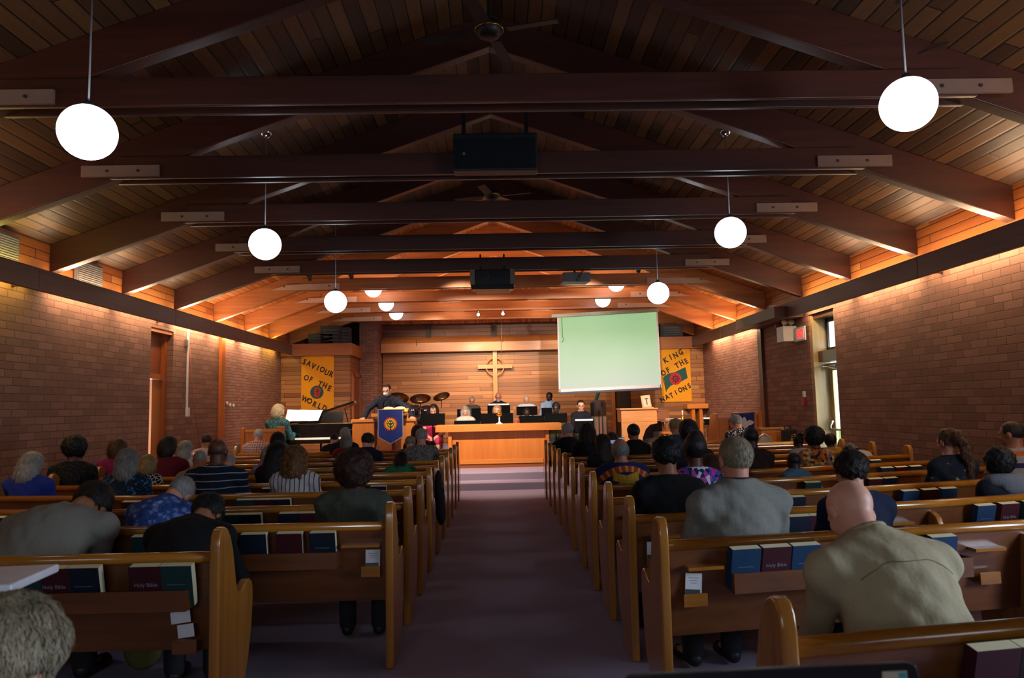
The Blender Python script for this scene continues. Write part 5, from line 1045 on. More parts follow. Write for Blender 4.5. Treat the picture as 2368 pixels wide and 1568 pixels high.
def skeleton(pose, s, lean, bow, yaw, roll, arms, side, wid):
    "joint positions in the person's own frame, facing +Y, floor at z=0"
    J = {}; r = math.radians; lean, bow, yaw, roll, side = r(lean), r(bow), r(yaw), r(roll), r(side)
    J['pel'] = A(0, 0, .545) if pose == 'sit' else A(0, 0, .95*s)
    def u(a): return np.array([math.sin(side), math.sin(a), math.cos(a)])/math.sqrt(1+math.sin(side)**2)
    J['wai'] = J['pel']+u(lean*.75)*.16*s; J['che'] = J['wai']+u(lean)*.17*s; J['nb'] = J['che']+u(lean*1.25)*.17*s; J['u'] = u(lean*1.2)
    J['hc'] = J['nb']+u(lean*1.25+bow*.55)*.142*s; J['HR'] = rotz(yaw)@roty(roll)@rotx(-(lean+bow))
    sw = .168*s*wid; back = J['nb']-u(lean*1.25)*.082*s
    for k, e in ((-1, 'L'), (1, 'R')):
        sh = back+A(k*sw, -.005, -.0); J['sh'+e] = sh
        if pose == 'sit':
            J['hip'+e] = J['pel']+A(k*.09*s, .0, -.01); J['kn'+e] = A(k*.125*s, .42*s, .53); J['an'+e] = A(k*.12*s, .43*s, .09); J['toe'+e] = A(k*.13*s, .60*s, .04)
        else:
            J['hip'+e] = J['pel']+A(k*.09*s, 0, -.02); J['kn'+e] = A(k*.10*s, .02, .50*s); J['an'+e] = A(k*.11*s, 0, .09); J['toe'+e] = A(k*.13*s, .17*s, .04)
        if arms == 'lap': J['el'+e] = sh+A(k*.055, .08+.10*math.sin(lean), -.27)*s; J['wr'+e] = np.array([k*.08*s, .30*s+.15*math.sin(lean), max(.62, J['el'+e][2]-.09)])
        elif arms == 'book': J['el'+e] = sh+A(k*.06, .10, -.26)*s; J['wr'+e] = sh+A(-k*.06, .32, -.20)*s
        elif arms == 'knees': J['el'+e] = np.array([k*.20*s, .36*s, .63]); J['wr'+e] = np.array([k*.05*s, .52*s, .66]); 
        elif arms == 'phone':
            if e == 'R': J['el'+e] = sh+A(.09, .16, -.17)*s; J['wr'+e] = sh+A(.09, .24, .10)*s; J['hdR'] = A(-.05, .3, 1.)
            else: J['el'+e] = sh+A(k*.055, .12, -.27)*s; J['wr'+e] = A(k*.08*s, .30*s, .64)
        elif arms == 'down': J['el'+e] = sh+A(k*.05, .0, -.28)*s; J['wr'+e] = J['el'+e]+A(k*.01, .06, -.24)*s
    return J
def hand(S, w, d, up, s=1., curl=.5, side=1, k=.006):
    "palm, four fingers of unequal length and a thumb leaving the side of the palm"
    d = d/np.linalg.norm(d); up = up-d*(up@d); up /= np.linalg.norm(up); lat = np.cross(d, up)*side
    pal = w+d*.048*s; R = np.stack([d, lat, up], 1); S.ell(pal, (.052*s, .042*s, .017*s), R, k=.012)
    for j, (o, L) in enumerate(((-.030, .062), (-.010, .076), (.010, .072), (.029, .056))):
        a = w+d*.088*s+lat*o*s; q = a; ang = curl*.5
        for seg, f in enumerate((.45, .32, .23)):
            dd = d*math.cos(ang)-up*math.sin(ang); q2 = q+dd*L*f*1.1*s; S.cone(q, q2, (.0092-.0008*seg)*s, (.0086-.001*seg)*s, k=.003); q = q2; ang += curl*.55
    t0 = w+d*.022*s-lat*.034*s; t1 = t0+(d*.6-lat*.65-up*.15)*.036*s; t2 = t1+(d*.9-lat*.25-up*.2)*.030*s
    S.cone(t0, t1, .0115*s, .0105*s, k=.008); S.cone(t1, t2, .0105*s, .0085*s, k=.004)
def headparts(S, J, s, child=False, full=True):
    HR, hc = J['HR'], J['hc']; hs = s*(1.0 if not child else 1.12)
    P = lambda x, y, z: hc+HR@(A(x, y, z)*hs)
    E = lambda c, r, k=.02, sub=False: S.ell(P(*c), A(*r)*hs, HR, k, sub)
    E((0, -.012, .032), (.077, .096, .088)); E((0, .020, -.030), (.060, .070, .078), .03); E((0, .060, -.082), (.028, .024, .020), .025)
    for k in (-1, 1):
        E((k*.036, .060, -.022), (.024, .022, .022), .02); E((k*.080, -.006, -.004), (.009, .020, .032), .006); E((k*.085, -.004, .008), (.006, .016, .022), .004)
    S.cone(P(-.034, .080, .026), P(.034, .080, .026), .011*hs, .011*hs, .015)
    for k in (-1, 1): E((k*.030, .094, .006), (.015, .013, .011), .008, True)
    S.cone(P(0, .086, .012), P(0, .107, -.026), .007*hs, .012*hs, .01); S.cone(P(-.010, .097, -.030), P(.010, .097, -.030), .008*hs, .008*hs, .006)
    S.cone(P(-.018, .084, -.060), P(.018, .084, -.060), .009*hs, .009*hs, .008)
    S.cone(J['nb']-J['u']*.02*s, P(0, -.022, -.060), .058*s, .053*s, .025)
    return P, hs
def torso(S, J, s, wid, belly, inf, k=.05, tw=1.0):
    nb, ch, wa, pe = J['nb'], J['che'], J['wai'], J['pel']; a = math.atan2((nb-pe)[1], (nb-pe)[2]); R = rotx(-a)
    S.ell(ch+A(0, 0, .02*s), A(.158*wid*tw, .108+belly*.03, .17)*s+inf, R, k); S.ell((wa+ch)/2, A(.145*wid*tw, .105+belly*.07, .17)*s+inf, R, k)
    S.ell(wa+A(0, belly*.03, -.02), A(.148*wid*tw+belly*.02, .108+belly*.09, .15)*s+inf, R, k); S.ell(pe+A(0, .0, .01), A(.165*wid, .125+belly*.03, .12)*s+inf, None, k)
    S.cone(J['shL'], J['shR'], .058*s+inf, None, k); b = nb+J['u']*(.012 if inf > 0 else -.012)*s
    for e in 'LR': S.cone(b, J['sh'+e], .062*s+inf*.6, .050*s+inf, k)
def limbs(S, J, s, inf=0, arms=True, legs=True, sleeve=1.0, k=.025, al=1.0, ll=1.0):
    for e in 'LR':
        if arms:
            sh, el, wr = J['sh'+e], J['el'+e], J['wr'+e]
            if al <= .6: S.cone(sh, sh+(el-sh)*al/.6*.85, .052*s+inf, .047*s+inf*1.5, .035)
            else:
                S.cone(sh, el, .052*s+inf, .041*s+inf, .035); S.cone(el, el+(wr-el)*min(1, (al-.6)/.4), .042*s+inf, .030*s+inf*1.15, k)
        if legs:
            S.cone(J['hip'+e], J['kn'+e], .083*s+inf, .056*s+inf, .04); S.cone(J['kn'+e], J['kn'+e]+(J['an'+e]-J['kn'+e])*ll, .055*s+inf, .040*s+inf*1.6, k)
def hairmesh(style, J, s, child, h, seed=0):
    HR, hc = J['HR'], J['hc']; hs = s*(1.12 if child else 1.0); S = SDF(); k = .03
    S.ell((0, -.016, .036), (.085, .105, .094), None, k); cut = None; noise = (.0022, 150)
    fy, fz, nap = .040, .082, -.062
    if style == 'short': noise = (.0025, 130)
    elif style == 'crew': S.p = []; S.ell((0, -.014, .034), (.081, .100, .091), None, k); noise = (.001, 200); nap = -.05
    elif style == 'fringe': S.p = []; S.ell((0, -.016, .0), (.086, .104, .085), None, k); nap = -.065
    elif style == 'stubble': S.p = []; S.ell((0, -.013, .033), (.0785, .0978, .0895), None, k); nap = -.04; noise = (.0003, 200); fz = -.005
    elif style == 'thin': S.p = []; S.ell((0, -.014, .034), (.0795, .099, .0905), None, k); noise = (.0012, 160)
    elif style == 'fluffy': S.ell((0, -.03, .045), (.097, .108, .095), None, k); noise = (.006, 75); nap = -.075
    elif style == 'bob': S.ell((0, -.035, -.035), (.106, .095, .130), None, .05); nap = -.150; noise = (.004, 90)
    elif style == 'long':
        S.ell((0, -.045, -.04), (.102, .085, .14), None, .05); S.ell((0, -.07, -.17), (.095, .05, .16), None, .05); nap = -.40; noise = (.004, 80)
    elif style == 'mid': S.ell((0, -.045, -.04), (.108, .092, .14), None, .05); S.ell((0, -.06, -.13), (.102, .062, .095), None, .05); nap = -.215; noise = (.004, 80)
    elif style == 'longfront':
        S.ell((0, -.03, -.04), (.108, .085, .14), None, .04); nap = -.3; noise = (.003, 100)
        for q in (-1, 1): S.cone((q*.085, .01, .0), (q*.088, .045, -.19), .034, .026, .03)
    elif style == 'curlylong': S.ell((0, -.04, -.03), (.122, .105, .13), None, .05); S.ell((0, -.055, -.13), (.125, .085, .11), None, .05); nap = -.26; noise = (.010, 62)
    elif style == 'afro': S.ell((0, -.03, .035), (.120, .128, .122), None, .04); noise = (.007, 70); nap = -.09; fy = .03; fz = .07
    elif style == 'bigafro': S.ell((0, -.035, .03), (.142, .145, .145), None, .04); noise = (.009, 60); nap = -.12; fy = .03; fz = .06
    elif style == 'flattop': S.ell((0, -.02, .06), (.092, .105, .098), None, .03); noise = (.005, 90); nap = -.06
    elif style == 'bun': S.ell((0, -.115, .075), (.045, .045, .045), None, .02); noise = (.003, 120)
    elif style == 'ponytail':
        S.ell((0, -.115, .03), (.05, .05, .06), None, .03); noise = (.008, 70); pts = [(0, -.12, .03), (.02, -.155, -.06), (.0, -.15, -.16), (.03, -.14, -.25), (.01, -.13, -.31)]
        for i in range(4): S.cone(pts[i], pts[i+1], .050-.004*i, .048-.006*i, .02)
        nap = -.6
    elif style == 'tuft': 
        for i in range(26):
            a = random.Random(i+seed); t = a.uniform(0, 6.28); z = a.uniform(.0, .12); x = .07*math.cos(t); y = -.02+.08*math.sin(t); S.cone((x, min(y, .04), z+.02), (x*1.7, min(y*1.5-.01, .05), z+.03+a.uniform(-.02, .04)), .016, .008, .008)
        noise = (.005, 90)
    elif style == 'braids':
        for i in range(22):
            a = random.Random(i+seed); t = math.pi*(i/21)+.0; x = .088*math.cos(t); y = -.02-.085*math.sin(t); L = a.uniform(.12, .2)
            S.cone((x*.9, y, .02), (x*1.15, y*1.15-.01, -.06), .011, .010, .004); S.cone((x*1.15, y*1.15-.01, -.06), (x*1.2, y*1.1, -.06-L), .010, .008, .004)
        nap = -.5; noise = (.002, 200)
    elif style == 'wrap': S.ell((0, -.045, .07), (.095, .105, .10), None, .04); S.ell((.01, -.06, .15), (.06, .06, .05), None, .03); noise = (.003, 60); nap = -.05
    V, Q = None, None
    def post(F, X, Y, Z):
        side = np.abs(X)
        keep = np.minimum(Y-fy+.0*Z, np.maximum(fz-Z, -.1)) if style not in ('longfront',) else np.minimum(Y-fy-.0, fz-Z)
        if style == 'longfront': keep = np.where((side > .062) & (Z < fz), -.01, keep)
        if style == 'fringe': F = np.maximum(F, Z-.030-.25*np.clip(-Y, 0, .1))
        F = np.maximum(F, keep); F = np.maximum(F, nap-Z)
        if style == 'stubble': F = np.maximum(F, Z-.0+.3*np.clip(Y+.03, 0, .1))
        if style in ('short', 'crew', 'thin', 'fringe', 'stubble', 'fluffy', 'flattop', 'bun', 'wrap'):
            F = np.maximum(F, np.minimum(-.02-Z, Y+.035))            # clear of the ears and cheeks
        return F
    V, Q = S.mesh(h, post, noise); V = (V*hs)@HR.T+hc
    return V, Q
def strands(VQ, J, n, L, w, seed, drop=1.0, lift=.004):
    "fine tapering locks laid over the hair surface"
    V, Q = VQ; rg = np.random.default_rng(seed); q = Q[rg.integers(0, len(Q), n)]; c = V[q].mean(1); nr = np.cross(V[q[:, 1]]-V[q[:, 0]], V[q[:, 3]]-V[q[:, 0]]); nr /= np.linalg.norm(nr, axis=1)[:, None]+1e-9
    out = c-J['hc']; nr *= np.sign((nr*out).sum(1))[:, None]
    lc = (c-J['hc'])@J['HR']; ok = ~((lc[:, 1] > .015) & (lc[:, 2] < .10)); c = c[ok]; nr = nr[ok]; n = len(c)
    g = np.array([0, 0, -1.])*drop+rg.normal(0, .18, (n, 3)); g -= nr*(g*nr).sum(1)[:, None]; g /= np.linalg.norm(g, axis=1)[:, None]+1e-9; t = np.cross(g, nr)
    l = L*.8*rg.uniform(.5, 1.2, n)[:, None]; pts = [c-nr*.003, c+g*l*.4+nr*lift, c+g*l*.8+nr*lift*.6, c+g*l-nr*.0]; ws = [w, w, w*.7, w*.1]
    vs = []
    for p, ww in zip(pts, ws): vs += [p-t*ww, p+t*ww]
    vs = np.stack(vs, 1).reshape(-1, 3); b = np.arange(n)[:, None]*8; fs = np.concatenate([np.stack([b[:, 0]+i, b[:, 0]+i+1, b[:, 0]+i+3, b[:, 0]+i+2], 1) for i in (0, 2, 4)])
    return np.concatenate([V, vs]), np.concatenate([Q, fs+len(V)])
SK = {'fair': ('#c98f76', '#b06c58'), 'pale': ('#d8a68c', '#c07c68'), 'tan': ('#9c6546', '#7e4a32'), 'brown': ('#5f3826', '#472718'), 'dark': ('#3c2218', '#2a160f')}
HC = {'honey': ('#3d2612', '#8c6436'), 'champagne': ('#8a7656', '#dccba8'), 'dkstub': ('#3a241b', '#4c3024'), 'stub': ('#ba8a76', '#c89a84'), 'white': ('#8f8c88', '#d9d6d0'), 'grey': ('#4e4d4c', '#9a9894'), 'silver': ('#6e6c6a', '#b9b6b0'), 'blond': ('#6b5434', '#b89a68'), 'ash': ('#5e5442', '#a5987c'), 'brown': ('#1f120b', '#4a2e1c'), 'dark': ('#0e0a08', '#2a1c15'), 'black': ('#050506', '#141216'), 'auburn': ('#2e1a0e', '#64401f'), 'redbrown': ('#20100c', '#43221a'), 'strawb': ('#8a5a34', '#c9986a')}
_low = {}
def person(label, px, py, row=None, Y=None, base=0., face=0., hair=('short', 'brown'), skin='fair', top=('#333333',), sleeve=1.0, lean=6, bow=12, yaw=0, roll=0, side=0, wid=1.0, belly=.3, arms='lap', child=False,
           trousers='#15161c', det=0, pose='sit', collar=None, seat=.16, J=None, glasses=False, fs=None, beard=None, extra=None, tscale=1., dz=0., drop=0.):
    # position: head top seen at (px,py); the row fixes the distance
    if Y is None:
        X = at(px, py, rowd(row)+.3).x
        for _ in range(3): Y = yb(X, row)+seat+.06; X = at(px, py, Y).x
    lr, br = math.radians(lean), math.radians(bow); j0 = skeleton(pose, 1., lean, bow, yaw, roll, arms, side, wid); fwd = j0['hc'][1]+.02
    Yh = Y+(fwd if abs(face) < 1.6 else -fwd)+.0; P = at(px, py, Yh); X = P.x; ztop = P.z-base+dz
    s = 1.0
    for _ in range(6):
        j = skeleton(pose, s, lean, bow, yaw, roll, arms, side, wid); hs = s*(1.12 if child else 1)
        axis = j['HR'].T@A(0, 0, 1); ext = np.linalg.norm(axis*A(.085, .105, .094)*hs); t = (j['hc']+j['HR']@(A(0, -.014, .034)*hs))[2]+ext
        z0 = .545 if pose == 'sit' else 0.; s = np.clip(s*(1+(ztop-t)/(max(t-z0, .3))), .62, 1.22)
    J = skeleton(pose, s, lean, bow, yaw, roll, arms, side, wid); off = J['hc'][0]*math.cos(face)
    root = thing('person', label, 'person', (X-off, Y, base), face+(math.atan(.165) if (row is not None and X > 0) else 0))
    return dress(root, J, s, hair, skin, top, sleeve, wid, belly, child, trousers, det, pose, collar, glasses, beard, extra, tscale)
def dress(root, J, s, hair, skin, top, sleeve, wid, belly, child, trousers, det, pose, collar, glasses, beard, extra, tscale=1., curl=.6, handup=None):
    h = (.011, .009, .0075)[det]; sk = skinmat('skin_'+skin, *SK[skin]); seed = abs(hash(root['label'])) % 1000 if 0 else sum(map(ord, root['label'])) % 997
    # body: one surface
    S = SDF(); torso(S, J, s, wid, belly, -.008); limbs(S, J, s, -.004 if sleeve > .65 else .001)
    P, hs = headparts(S, J, s, child)
    for e, k in (('L', -1), ('R', 1)):
        d = J['wr'+e]-J['el'+e]; hand(S, J['wr'+e], J.get('hd'+e, d), A(0, 0, 1) if handup is None else handup, s*1.02, curl, -k); S.cone(J['an'+e], J['toe'+e], .036*s, .03*s, .03)
    body = mk('body', S.mesh(h), sk, root)
    # shirt
    T = SDF(); torso(T, J, s, wid, belly, .010, .06, tscale); limbs(T, J, s, .011, True, False, al=sleeve)
    T.cone(J['nb']-J['u']*.04*s, J['nb']+J['u']*.04*s, .066*s, .060*s, .03)
    if collar: T.cone(J['nb']-J['u']*.025*s, J['nb']+J['u']*.02*s, .063*s, .060*s, .02)
    tm = fabric('cloth_'+'_'.join(str(x).replace('#', '') for x in top[:2])+('_'+top[2][0].replace('#', '') if len(top) > 2 and top[2] else ''), top[0], *(top[1:]))
    def post(F, X, Yy, Z):     # neck opening and the open bottom under the hips
        n = J['nb']; u = J['u']; dd = (X-n[0])*u[0]+(Yy-n[1])*u[1]+(Z-n[2])*u[2]
        F = np.maximum(F, dd-(.050 if collar else .026)*s)
        fold = .0022*np.sin(X*38+3*np.sin(Z*13+seed))*np.sin(Z*31+2*np.sin(X*17+seed))+.0018*np.sin((X+Z)*55+seed)
        return F+fold
    mk('shirt' if not (collar == 'jacket') else 'jacket', T.mesh(h*1.05, post), tm, root)
    # trousers and shoes shared between people of the same size
    skirt = extra == 'skirt'
    key = (pose, skirt, round(float(s), 1), round(wid, 1), 'std' if 'std' not in J else id(J)); sq = round(float(s), 1)
    tm = plain('trouser_'+trousers.strip('#'), trousers, .85)
    if key not in _low:
        L = SDF(); L.ell(J['pel']+A(0, 0, .0), A(.168*wid, .132, .115)*s+.012, None, .05); limbs(L, J, s, .013 if not skirt else .02, False, True, ll=1.0 if not skirt else .05); a = mk('trousers', L.mesh(.013), tm, root)
        sh = []
        for e in 'LR':
            K = SDF(); d = J['toe'+e]-J['an'+e]; K.cone(J['an'+e]+A(0, -.02, -.04), J['toe'+e]+A(0, .015, .0), .040*s, .038*s, .02); K.ell(J['an'+e]+A(0, 0, -.02), A(.045, .055, .05)*s, None, .02)
            sh.append(mk('shoe', K.mesh(.010, lambda F, X, Yy, Z: np.maximum(F, .004-Z)), plain('shoe_dark', '#14151c', .5), root))
        _low[key] = (a.data, [q.data for q in sh])
    else:
        for nm, me in [('trousers', _low[key][0])]+[('shoe', m) for m in _low[key][1]]:
            o = bpy.data.objects.new(nm, me); COL.objects.link(o); o.parent = root
            if nm == 'trousers': o.material_slots[0].link = 'OBJECT'; o.material_slots[0].material = tm
    if hair[0] != 'bald':
        hv = hairmesh(hair[0], J, s, child, (.009, .0075, .0062)[det], seed)
        kin = {'short': (1500, .03, .0011), 'crew': (0, 0, 0), 'stubble': (0, 0, 0), 'thin': (900, .022, .0008), 'fringe': (700, .025, .001), 'fluffy': (1800, .035, .0012), 'bob': (1800, .06, .0012), 'mid': (2400, .07, .0013), 'long': (2600, .09, .0013), 'longfront': (2200, .09, .0013), 'curlylong': (2600, .045, .0016), 'afro': (1600, .02, .0014), 'bigafro': (2200, .022, .0014), 'flattop': (1300, .022, .0011), 'bun': (1200, .03, .001), 'ponytail': (2000, .06, .0014), 'tuft': (600, .03, .001), 'braids': (0, 0, 0), 'wrap': (0, 0, 0)}[hair[0]]
        if kin[0]: hv = strands(hv, J, int(kin[0]*(1, 1.3, 2.4)[det]), kin[1]*hs, kin[2], seed, lift=.006 if 'afro' in hair[0] or 'curly' in hair[0] else .003)
        mk('hair', hv, hairmat('hair_'+hair[1]+('_c' if hair[0] in ('afro', 'bigafro', 'curlylong', 'tuft') else ''), *HC[hair[1]], curly=hair[0] in ('afro', 'bigafro', 'curlylong')), root)
    if glasses or extra in ('face', 'skirt'):
        HR = Matrix(J['HR'].tolist()); V3 = lambda *q: Vector(P(*q))
        for k in (-1, 1):
            b = MB(); b.ell(V3(k*.030, .0785, .004), (.0115*hs,)*3, 12); e_ = b.build('eye', plain('eye_white', '#b8aca2', .3), root, True)
            sh_ = .0015 if extra == 'face' else .006; b = MB(); b.ell(V3(k*.030, .0790, .004+sh_), (.0140*hs, .0128*hs, .0125*hs), 12); b.build('eyelid', sk, e_, True); b = MB(); zl = -.008 if extra == 'face' else .0; b.tube([V3(k*.018, .088, zl+.003), V3(k*.030, .0925, zl), V3(k*.042, .086, zl+.003)], .0014*hs, 5); b.build('eyelashes', M_blk, e_, True)
            b = MB(); b.ell(V3(k*.030, .0895, .002), (.006*hs, .003*hs, .006*hs), 10, HR); b.build('iris', plain('iris_dark', '#20140e', .2), e_, True)
            b = MB(); b.tube([V3(k*.014, .094, .024), V3(k*.030, .096, .030), V3(k*.046, .086, .024)], .0032*hs, 6); b.build('eyebrow', hairmat('hair_'+(hair[1] if hair[0] != 'bald' else 'white'), *HC[hair[1] if hair[0] != 'bald' else 'white']), root, True)
        b = MB(); b.tube([V3(-.022, .092, -.060), V3(0, .097, -.058), V3(.022, .092, -.060)], [.003*hs, .005*hs, .003*hs], 8); b.build('lips', plain('lip_'+skin, {'fair': '#a4584c', 'pale': '#a4584c', 'tan': '#6e3a2c', 'brown': '#4a261c', 'dark': '#35191a'}[skin], .4), root, True)
    if glasses:
        b = MB()
        for k in (-1, 1): b.tube([V3(k*.031+.019*math.cos(a*math.pi/8), .106, .003+.015*math.sin(a*math.pi/8)) for a in range(17)], .0016, 5, False); b.tube([V3(k*.05, .104, .006), V3(k*.084, .0, .006)], .0016, 5)
        b.tube([V3(-.012, .107, .005), V3(.012, .107, .005)], .0016, 5); b.build('glasses', M_blk, root, True)
    if beard:
        B_ = SDF(); B_.ell((0, .052, -.075), (.045, .046, .048), None, .02); B_.cone((-.03, .095, -.045), (.03, .095, -.045), .009, None, .01)
        V, Q = B_.mesh(.006, lambda F, X, Yy, Z: np.maximum(F, np.minimum(.010-np.abs(Z+.060), .022-np.abs(X))*1.0 if beard != 'goatee' else Z+.07), (.002, 200)); V = (V*hs)@J['HR'].T+J['hc']; mk('beard', (V, Q), hairmat('hair_'+('white' if beard != 'black' else 'black'), *HC['white' if beard != 'black' else 'black']), root)
    return root, J, s, P
# ---------------------------------------------------------------- congregation, left side
pp = person
pp('person with shoulder-length pale grey hair and royal blue top by the left wall', 82, 1044, row=4, hair=('mid', 'silver'), top=('#1c2f86',), sleeve=.55, bow=18, roll=6, wid=1.05, det=1)
pp('person with short black curls and dotted black shirt near the left wall', 180, 1012, row=5, hair=('afro', 'black'), skin='brown', top=('#101014', 'dots', ('#6a6a72',)), yaw=-12, bow=10, det=1, glasses=True, tscale=1.02)
pp('person with reddish blond hair and magenta top, left block', 278, 1012, row=6, hair=('bob', 'auburn'), top=('#7a1650',), sleeve=.55, bow=12)
pp('person with long grey hair and blue patterned top, left block', 303, 1036, row=4, hair=('mid', 'grey'), skin='fair', top=('#14202e', 'floral', ('#6a93ba', '#23527e', '#10161f'), 1.6), sleeve=.5, bow=16, roll=-8, wid=.98, det=1)
pp('small person with blond hair and black and white net-patterned top', 349, 1050, row=5, hair=('bob', 'blond'), top=('#0d0d10', 'net', ('#b9b5ae',)), sleeve=.5, wid=.8, child=True)
pp('person with dark brown bob and maroon top, arm along the pew', 395, 1008, row=6, hair=('bob', 'dark'), top=('#5a0f1e',), sleeve=.45, yaw=-28, bow=8, glasses=True, det=1)
pp('person with long white hair beside the maroon top', 432, 1019, row=7, hair=('long', 'silver'), top=('#b8b0b4',), sleeve=1., wid=.8)
pp('person with short dark hair and pale pink blouse, left block', 480, 1003, row=9, hair=('short', 'brown'), skin='tan', top=('#b89a9a',), yaw=25, bow=14, sleeve=1.)
pp('person with thinning hair and navy polo with thin white stripes', 507, 1012, row=4, hair=('stubble', 'dkstub'), skin='brown', top=('#101828', 'hstripe', ('#8f96a6',)), sleeve=.55, wid=1.2, belly=.8, bow=6, det=1)
pp('person in tan shirt sitting beside the navy striped polo', 468, 1040, row=5, hair=('crew', 'grey'), skin='tan', top=('#8c7256',), sleeve=1., lean=14, bow=22, wid=.95)
pp('person in pale grey print shirt beyond the navy striped polo', 538, 1050, row=6, hair=('short', 'silver'), top=('#8a8c90', 'floral', ('#b0b4ba', '#7c8088', '#5a5e66')), sleeve=.6, lean=18, bow=30, wid=.9)
pp('person with white hair and red and white plaid shirt', 600, 992, row=11, hair=('short', 'white'), top=('#d8c8bc', 'plaid', ('#8a2a2a', '#2a3050')), lean=14, bow=12, wid=1.1, sleeve=.6)
pp('person bowing with short grey hair and blue floral shirt', 422, 1100, row=2, hair=('short', 'silver'), top=('#233a72', 'floral', ('#aab4cc', '#5f78ac', '#2b4684'), .9), sleeve=.55, lean=38, bow=26, yaw=-18, roll=16, side=10, wid=1.02, belly=.4, det=2, collar=True)
pp('person bent far forward in a heather grey t-shirt, dark curly hair', 200, 1122, row=1, hair=('fluffy', 'dark'), skin='tan', top=('#7d7b70',), sleeve=.5, lean=45, bow=38, side=8, roll=10, wid=1.32, belly=.6, det=2, arms='knees', seat=.24)
pp('person with long black hair leaning beside the heather grey t-shirt', 243, 1128, row=2, hair=('long', 'black'), skin='brown', top=('#0f0e12',), lean=34, bow=36, wid=.85, roll=12, det=1)
pp('person with black hair and black shirt bowing behind the nearest left pew end', 488, 1143, row=1, hair=('fluffy', 'black'), skin='tan', top=('#0c0d10',), lean=42, bow=32, wid=1.15, sleeve=1., belly=.4, side=4, det=2, seat=.2)
pp('person with long curly brown hair and white blouse with dark stripes', 687, 1029, row=4, hair=('curlylong', 'honey'), top=('#b8b4b2', 'vstripe', ('#23284a',), .72), sleeve=.6, wid=.98, bow=6, det=2)
pp('person with very long black hair left of the striped blouse', 643, 1020, row=5, hair=('long', 'black'), skin='brown', top=('#141018',), bow=12, wid=.85, roll=10, det=1)
pp('person with grey bob behind the long black hair', 628, 1030, row=6, hair=('bob', 'silver'), top=('#8c7480',), lean=14, wid=.8)
pp('person with black hair and dark maroon top, sixth head from the piano', 645, 998, row=8, hair=('bob', 'black'), skin='brown', top=('#3c0f16',), wid=.95)
pp('person with huge dark auburn curls and mottled green-grey sweater', 822, 1050, row=2, hair=('bigafro', 'redbrown'), skin='brown', top=('#2c3028', 'tweed', ('#5a6050',)), wid=1.16, belly=.5, bow=4, det=2, sleeve=1., tscale=1.03)
pp('person with grey hair and bright red top before the piano', 803, 1003, row=9, hair=('bob', 'grey'), top=('#8c1a22',), bow=14, wid=.95)
pp('person with short grey hair and dark suit nearest the piano', 799, 988, row=10, hair=('short', 'silver'), top=('#16161c',), bow=12, lean=12, sleeve=1., yaw=15)
pp('person in black top half hidden left of the grey head by the piano', 775, 1003, row=11, hair=('short', 'dark'), top=('#121218',), bow=20, lean=16, yaw=-20)
pp('person with dark hair and navy jacket left of the pulpit banner', 852, 1003, row=8, hair=('fluffy', 'dark'), skin='pale', top=('#101a30',), bow=24, lean=12, yaw=-25, sleeve=1., collar='jacket')
pp('person in green top with long black hair falling over the pew', 931, 1042, row=6, hair=('long', 'dark'), skin='brown', top=('#1f6a44',), bow=16, lean=24, wid=1.0, sleeve=.5)
pp('person with cropped grey hair and grey leaf-print shirt by the aisle', 975, 990, row=8, hair=('short', 'silver'), skin='fair', top=('#7d7a74', 'floral', ('#a8a49c', '#8a867e', '#4c4a4a'), 2.2), sleeve=.6, wid=1.05, bow=8, det=1)
pp('person with dark brown hair beyond the leaf-print shirt', 966, 982, row=10, hair=('bob', 'redbrown'), top=('#2a2420',), bow=14, wid=.9)
pp('person in dark dappled top left of the leaf-print shirt', 950, 1010, row=9, hair=('fluffy', 'ash'), top=('#2a2826', 'floral', ('#5a5650', '#3a3632', '#1c1a1a'), 2), bow=24, lean=18, wid=.9)
# blond head in the bottom left corner
pp('person with tousled blond-grey hair at the bottom left corner', 44, 1384, Y=1.06, base=-.0, hair=('fluffy', 'ash'), skin='pale', top=('#3a3f4a',), lean=30, bow=20, yaw=-20, det=2, sleeve=1., wid=1.)
chair(COL.objects[-1].parent.location.x if COL.objects[-1].parent else -1.0, 1.06, 0, 'dark chair under the blond person in the bottom left corner', '#22242a', 0)
# ---------------------------------------------------------------- right side
B, JB, sB, PB = pp('bald person in beige collared shirt bowing, front right', 1984, 1102, row=0, hair=('bald', 'white'), skin='pale', top=('#aa9c7c',), sleeve=1., lean=28, bow=14, yaw=0, roll=6, side=-3, wid=1.3, belly=.7, det=2, collar=True, seat=.22, trousers='#1c2436', arms='knees')
TW = pp('person in grey tweed jacket with short sandy hair', 1697, 1009, row=1, hair=('short', 'ash'), skin='fair', top=('#6f6e64', 'tweed', ('#8d8c86',)), wid=1.28, belly=.6, bow=3, lean=3, sleeve=1., collar='jacket', det=2, trousers='#101014')
pp('person with short black hair and black t-shirt, right of the aisle', 1540, 1013, row=2, hair=('fluffy', 'black'), skin='tan', top=('#0a0b10',), sleeve=.55, wid=1.08, bow=4, det=2, belly=.3)
pp('person in colourful floral dress with black headwrap', 1604, 1014, row=3, hair=('wrap', 'black'), skin='brown', top=('#16284e', 'multi', ('#a83a8c', '#2a4cae', '#7a2a7a', '#b9c4d0', '#181c38')), sleeve=.4, wid=.95, bow=2, det=1)
pp('person with tall rounded black hair beyond the headwrap', 1592, 975, row=5, hair=('flattop', 'black'), skin='dark', top=('#14141a',), bow=6, wid=.95)
pp('person with short blond curls left of the tall black hair', 1562, 970, row=9, hair=('fluffy', 'blond'), top=('#24506a',), bow=20, yaw=20)
